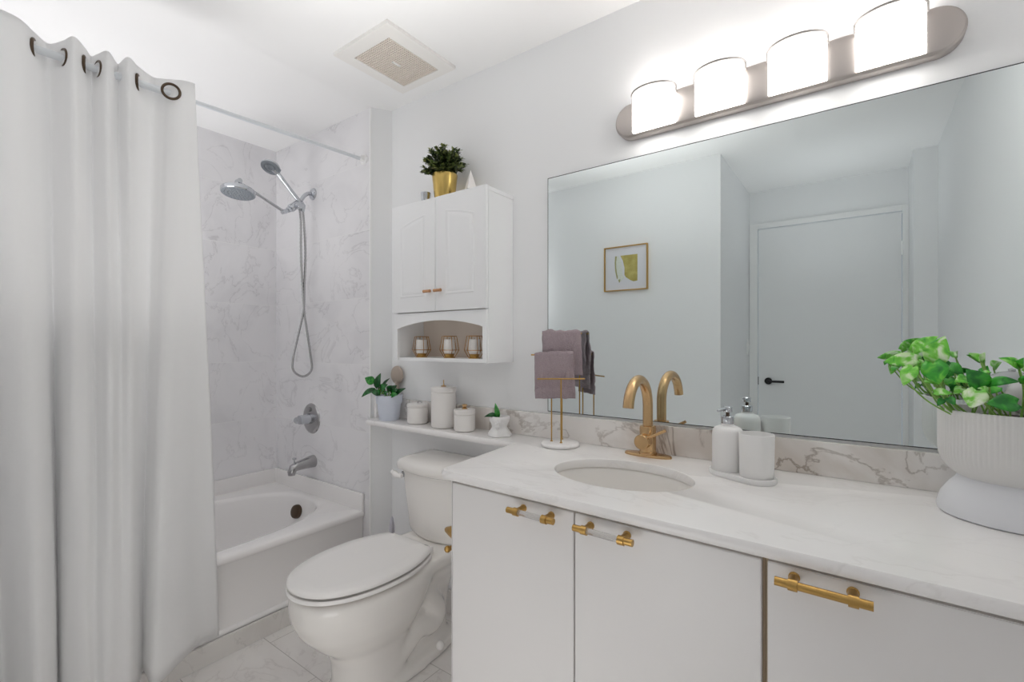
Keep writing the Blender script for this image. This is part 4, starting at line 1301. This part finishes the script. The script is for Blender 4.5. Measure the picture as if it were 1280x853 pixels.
def face_planter():
    c = Vector((-1.125, -0.085, CT))
    t = thing('potted_plant', 'two-leaf sprout in a small white sculpted planter near the countertop corner', 'potted plant', c)
    bm = B()
    def fn(a, h):
        k = max(0, 1 - abs(h - 0.012) / 0.03)
        return 1 + 0.06 * math.cos(5 * a + 0.6) * (0.4 + k) + 0.03 * math.sin(3 * a + h * 60)
    lathe(bm, [(0.0, 0.0), (0.044, 0.0), (0.047, 0.003), (0.043, 0.012), (0.035, 0.024), (0.029, 0.034), (0.031, 0.044), (0.037, 0.056), (0.040, 0.066), (0.038, 0.075), (0.034, 0.077), (0.031, 0.072), (0.030, 0.06)], c, 60, cap0=False, cap1=False, fn=fn)
    # brow, nose and chin relief
    for dx, dz, r in ((0.0, 0.050, 0.007), (0.0, 0.038, 0.009), (-0.012, 0.060, 0.007), (0.012, 0.060, 0.007)):
        sphere(bm, (c.x + dx + 0.012, c.y - 0.032, CT + dz), r, u=12, v=8)
    o = obj('pot', bm, M['white_matte'], t, angle=60); o['label'] = 'white sculpted planter with a flared foot'
    bm = B(); lathe(bm, [(0.031, 0.068), (0.0, 0.071)], c, 24, cap0=False, cap1=False); obj('soil', bm, M['soil'], t)
    bm = B(); tone = bm.loops.layers.float_color.new('tone')
    U = Vector((0.806, 0.591, 0))
    b = c + Vector((-0.004, -0.004, 0.072))
    leaf(bm, tone, b, c + U * -0.012 + Vector((0.0, -0.01, 0.128)), 0.022, 0.45, (0.5, -0.8, 0.1), 0.05, 0.3, 7, 0.3)
    leaf(bm, tone, b, c + U * -0.055 + Vector((0.0, -0.01, 0.074)), 0.026, 0.05, (0.3, -0.6, 0.7), 0.22, 0.3, 7, 0.2)
    fo = obj('leaves', bm, M['peperomia'], t, angle=180, keep=True)
    sd = fo.modifiers.new('thickness', 'SOLIDIFY'); sd.thickness = 0.0008
face_planter()

# ------------------------------------------------------------------ towel stand
RB = Vector((-0.840, -0.108, CT))
DU = Vector((0.806, 0.591, 0)); DV = Vector((0.591, -0.806, 0))       # along the bars, and across them
POSTS = [(0.000, 0.028, 1.082, 0.082), (-0.030, -0.004, 1.164, 0.072), (0.010, -0.037, 1.240, 0.071)]   # across-left offset, towards the viewer, bar height, half length
def towel_stand():
    t = thing('towel_stand', 'gold three-tier hand towel stand on a round white marble base', 'towel stand', RB)
    bm = B(); lathe(bm, [(0.0, 0.0), (0.062, 0.0), (0.067, 0.003), (0.068, 0.009), (0.065, 0.014), (0.060, 0.016), (0.0, 0.016)], RB, 56, cap0=False, cap1=False)
    o = obj('base', bm, M['counter'], t); o['label'] = 'round white marble base'
    for (u, v, z, hl) in POSTS:
        p_ = RB + DU * u + DV * v
        bm = B()
        tube(bm, [(p_.x, p_.y, CT + 0.0155), (p_.x, p_.y, z)], 0.0024, 10)
        lathe(bm, [(0.0, 0.0158), (0.005, 0.0158), (0.005, 0.019), (0.0, 0.020)], (p_.x, p_.y, CT), 12, cap0=False, cap1=False)
        po = obj('post', bm, M['gold'], t)
        bm = B(); a, b = p_ - DU * hl, p_ + DU * hl
        tube(bm, [(a.x, a.y, z), (b.x, b.y, z)], 0.0026, 10)
        obj('bar', bm, M['gold'], po)
towel_stand()

def towel(label, post, du, hw, front, back, seed, spread=1.0):
    u, v, z, hl = POSTS[post]
    o0 = Vector((RB.x, RB.y, 0)) + DU * (u + du) + DV * v
    rnd = random.Random(seed)
    prof = []           # (across, height) of the middle line, from the front hem over the bar to the back hem
    nseg = 26
    g = 0.0075
    for i in range(nseg):
        k = 1 - i / nseg
        prof.append((g + 0.003 * k * spread, -front * k))
    for i in range(9):
        a = PI * i / 8
        prof.append((g * math.cos(a), 0.003 + g * 0.75 * math.sin(a)))
    for i in range(1, nseg + 1):
        k = i / nseg
        prof.append((-g - 0.003 * k * spread, -back * k))
    n = 40
    bm = B()
    th = 0.0075
    layers = []
    for side in (1, -1):
        rows = []
        for j, (a, h) in enumerate(prof):
            row = []
            j0, j1 = max(0, j - 1), min(len(prof) - 1, j + 1)
            tx, tz = prof[j1][0] - prof[j0][0], prof[j1][1] - prof[j0][1]
            ln = math.hypot(tx, tz) or 1
            nx, nz = tz / ln, -tx / ln
            for i in range(n + 1):
                s = -1 + 2 * i / n
                edge = (1 - abs(s) ** 14)
                kk = abs(h) / max(front, back)
                wob = 0.0038 * mnoise.noise((s * 2.2 + seed, kk * 3, 0.3 * side)) + 0.0016 * mnoise.noise((s * 6 + seed, kk * 8, 2.0))
                band = -0.0022 if 0.70 < kk < 0.80 else 0
                d = side * (th * 0.5 * (0.25 + 0.75 * edge) + band) + wob * (1.4 + kk)
                wide = hw * (1 + 0.05 * mnoise.noise((kk * 4, seed, side)) + 0.10 * kk * (1 if s > 0 else -0.3))
                aa = a + nx * d * -1
                hh = h + nz * d * -1 + 0.004 * mnoise.noise((s * 3, seed * 2.0, kk))
                p_ = o0 + DU * (s * wide) + DV * aa + Vector((0, 0, z + hh))
                row.append(bm.verts.new(p_))
            rows.append(row)
        layers.append(rows)
    for rows in layers:
        for r0, r1 in zip(rows[:-1], rows[1:]):
            for i in range(n):
                bm.faces.new((r0[i], r0[i + 1], r1[i + 1], r1[i]))
    A, D_ = layers
    for j in range(len(A) - 1):
        for i in (0, n):
            bm.faces.new((A[j][i], A[j + 1][i], D_[j + 1][i], D_[j][i]))
    for j in (0, len(A) - 1):
        for i in range(n):
            bm.faces.new((A[j][i], A[j][i + 1], D_[j][i + 1], D_[j][i]))
    tag(obj('hand_towel', bm, M['towel_front'], angle=180), label, 'towel', 'hand towels on the gold stand')
towel('mauve grey hand towel over the top bar of the gold stand', 2, -0.002, 0.068, 0.150, 0.120, 3)
towel('mauve grey hand towel over the middle bar, in front of the other towel', 1, 0.008, 0.068, 0.152, 0.130, 8)

# ------------------------------------------------------------------ soap set
def soap_set():
    a, b = Vector((-0.2875, -0.146)), Vector((-0.211, -0.181))
    ax = (b - a).normalized(); pr = Vector((-ax.y, ax.x))
    mid = (a + b) / 2
    bm = B()
    def st(r, z):
        o = []
        for i in range(19):
            g = -PI / 2 + PI * i / 18
            q = b + ax * (r * math.cos(g)) + pr * (r * math.sin(g)); o.append((q.x, q.y, z))
        for i in range(19):
            g = PI / 2 + PI * i / 18
            q = a + ax * (r * math.cos(g)) + pr * (r * math.sin(g)); o.append((q.x, q.y, z))
        return o
    rings(bm, [st(0.044, CT), st(0.0465, CT + 0.003), st(0.0475, CT + 0.012), st(0.0465, CT + 0.015), st(0.044, CT + 0.015), st(0.0435, CT + 0.0125), st(0.02, CT + 0.0122)], True, True, True)
    tag(obj('tray', bm, M['white_matte'], angle=45), 'long oval white tray holding the soap dispenser and tumbler', 'tray')
    z = CT + 0.0126
    t = thing('soap_dispenser', 'round white soap dispenser with a metal pump on the oval tray', 'soap dispenser', (a.x, a.y, z))
    c = (a.x, a.y, z)
    bm = B(); lathe(bm, [(0.0, 0.0), (0.038, 0.0), (0.0395, 0.002), (0.0395, 0.098), (0.038, 0.108), (0.033, 0.115), (0.024, 0.119), (0.016, 0.121), (0.016, 0.126), (0.0, 0.126)], c, 44, cap0=False, cap1=False); obj('bottle', bm, M['white_matte'], t)
    bm = B(); lathe(bm, [(0.0, 0.1262), (0.0155, 0.1262), (0.016, 0.128), (0.016, 0.145), (0.014, 0.147), (0.0, 0.147)], c, 24, cap0=False, cap1=False); col_ = obj('collar', bm, M['chrome'], t); col_['label'] = 'chrome collar'
    bm = B(); lathe(bm, [(0.0048, 0.147), (0.0048, 0.160), (0.0, 0.160)], c, 14, cap0=False, cap1=False)
    o = obj('pump_stem', bm, M['bronze'], col_); o['label'] = 'dark pump stem'
    bm = B(); lathe(bm, [(0.0, 0.158), (0.0115, 0.158), (0.012, 0.160), (0.012, 0.171), (0.010, 0.173), (0.0, 0.173)], c, 24, cap0=False, cap1=False)
    tube(bm, [(c[0], c[1], z + 0.166), (c[0] - 0.010, c[1] - 0.018, z + 0.166), (c[0] - 0.018, c[1] - 0.032, z + 0.163)], [0.005, 0.005, 0.004], 10)
    o = obj('pump_head', bm, M['chrome'], t); o['label'] = 'chrome pump head'
    bm = B()
    lathe(bm, [(0.0, 0.0), (0.038, 0.0), (0.040, 0.002), (0.042, 0.110), (0.0415, 0.112), (0.039, 0.112), (0.037, 0.10), (0.036, 0.008), (0.0, 0.006)], (b.x, b.y, z), 48, cap0=False, cap1=False)
    tag(obj('tumbler', bm, M['white_matte'], angle=45), 'white round tumbler on the oval tray, right of the soap dispenser', 'tumbler')
soap_set()

# ------------------------------------------------------------------ small ornaments on the wall cabinet
def ornaments():
    x, y, z = -1.268, -0.095, CZ1 + 0.0005
    t = thing('pyramid_ornament', 'small white pyramid ornament beside the gold pot on the cabinet', 'ornament', (x, y, z))
    bm = B(); bx(bm, x - 0.024, x + 0.024, y - 0.024, y + 0.024, z, z + 0.026, 0.003); o = obj('plinth', bm, M['satin_chrome'], t); o['label'] = 'grey plinth'
    bm = B()
    vs = [bm.verts.new((x + 0.030 * math.cos(a), y + 0.030 * math.sin(a), z + 0.0262)) for a in (0.3 + PI / 2 * k for k in range(4))]
    ap = bm.verts.new((x, y, z + 0.112))
    for i in range(4):
        bm.faces.new((vs[i], vs[(i + 1) % 4], ap))
    bm.faces.new(list(reversed(vs)))
    bmesh.ops.bevel(bm, geom=list(bm.edges), offset=0.0012, segments=1, affect='EDGES')
    obj('pyramid', bm, M['white_cer'], t, smooth=False)
    bm = B(); lathe(bm, [(0.0, 0.0), (0.014, 0.0), (0.016, 0.002), (0.022, 0.049), (0.021, 0.050), (0.019, 0.047), (0.014, 0.006), (0.0, 0.005)], (-1.493, -0.128, z), 28, cap0=False, cap1=False)
    tag(obj('tealight_cup', bm, M['chrome'], angle=45), 'tiny silver cup left of the gold pot on the cabinet', 'cup')
ornaments()

# ------------------------------------------------------------------ roll holder fixed to the vanity's side
def roll_holder():
    t = thing('toilet_roll_holder', 'gold toilet roll holder on the vanity side, beside the toilet', 'toilet roll holder', (-0.925, -0.50, 0.62))
    bm = B()
    lathe(bm, [(0.0, 0.0), (0.022, 0.0), (0.022, -0.006), (0.009, -0.010), (0.007, -0.04), (0.0, -0.04)], (-0.9242, -0.47, 0.600), 20, 'X', False, False)
    tube(bm, catmull([(-0.962, -0.47, 0.600), (-0.966, -0.480, 0.600), (-0.966, -0.520, 0.600), (-0.966, -0.538, 0.602)], 5), 0.007, 12)
    sphere(bm, (-0.966, -0.540, 0.602), 0.010)
    obj('lower_arm', bm, M['gold'], t)
    bm = B()
    lathe(bm, [(0.0, 0.0), (0.026, 0.0), (0.026, -0.004), (0.024, -0.012), (0.017, -0.034), (0.008, -0.058), (0.0, -0.066)], (-0.9242, -0.528, 0.652), 24, 'X', False, False)
    obj('finial', bm, M['gold'], t)
roll_holder()

# ------------------------------------------------------------------ seen in the mirror: picture and switch
def picture():
    x0, x1, z0, z1 = -1.436, -1.124, 1.570, 1.876
    y = YF + 0.0008
    t = thing('framed_picture', 'thin gold frame with abstract gold artwork, seen in the mirror', 'picture', ((x0 + x1) / 2, YF, z0))
    w = 0.007
    bm = B()
    for q in ((x0, x0 + w, z0, z1), (x1 - w, x1, z0, z1), (x0 + w, x1 - w, z0, z0 + w), (x0 + w, x1 - w, z1 - w, z1)):
        bx(bm, q[0], q[1], y, y + 0.020, q[2], q[3])
    o = obj('frame', bm, M['gold'], t, smooth=False); o['label'] = 'thin gold frame'
    bm = B(); bx(bm, x0 + w, x1 - w, y, y + 0.008, z0 + w, z1 - w); mb = obj('mat_board', bm, M['mat_board'], t, smooth=False); mb['label'] = 'white mat board'
    # seen mirrored: the gold field is on the right in the mirror, so on its own right too
    a0, a1, b0, b1 = -1.380, -1.196, 1.625, 1.812
    W_ = a1 - a0; H_ = b1 - b0
    q = lambda u, v: (a0 + W_ * u, b0 + H_ * v)
    bm = B()
    pts = [q(0.34, 1.0), q(1.0, 1.0), q(1.0, 0.04), q(0.85, 0.02), q(0.72, 0.08), q(0.55, 0.2), q(0.50, 0.28), q(0.50, 0.55), q(0.44, 0.8)]
    prism(bm, pts, y + 0.0081, y + 0.0092, 'Y'); o = obj('artwork', bm, M['gold_print'], mb, smooth=False); o['label'] = 'gold painted field'
    bm = B()
    pts = [q(0.16, 1.0), q(0.26, 0.99), q(0.36, 0.8), q(0.42, 0.55), q(0.42, 0.3), q(0.5, 0.18), q(0.36, 0.05), q(0.24, 0.1), q(0.2, 0.3), q(0.14, 0.5), q(0.16, 0.75)]
    prism(bm, pts, y + 0.0081, y + 0.0090, 'Y'); o = obj('painted_stroke', bm, M['figure_print'], mb, smooth=False); o['label'] = 'pale painted stroke'
    bm = B()
    for pts in ([q(0.13, 1.0), q(0.20, 0.99), q(0.17, 0.8), q(0.17, 0.6), q(0.2, 0.38), q(0.24, 0.2), q(0.2, 0.14), q(0.13, 0.45), q(0.11, 0.75)], [q(0.26, 0.12), q(0.34, 0.14), q(0.32, 0.02), q(0.28, 0.02)]):
        prism(bm, pts, y + 0.0091, y + 0.0096, 'Y')
    o = obj('painted_stroke', bm, M['figure_dark'], mb, smooth=False); o['label'] = 'olive painted stroke'
picture()

def switch():
    t = thing('light_switch', 'white light switch plate on the wall beside the door, seen in the mirror', 'light switch', (-0.674, -2.42, 1.18))
    bm = B(); bx(bm, -0.6738, -0.668, -2.455, -2.385, 1.12, 1.24, 0.0015); p_ = obj('plate', bm, M['trim'], t)
    bm = B(); bx(bm, -0.669, -0.664, -2.436, -2.404, 1.147, 1.213, 0.0012); obj('rocker', bm, M['trim'], p_)
switch()
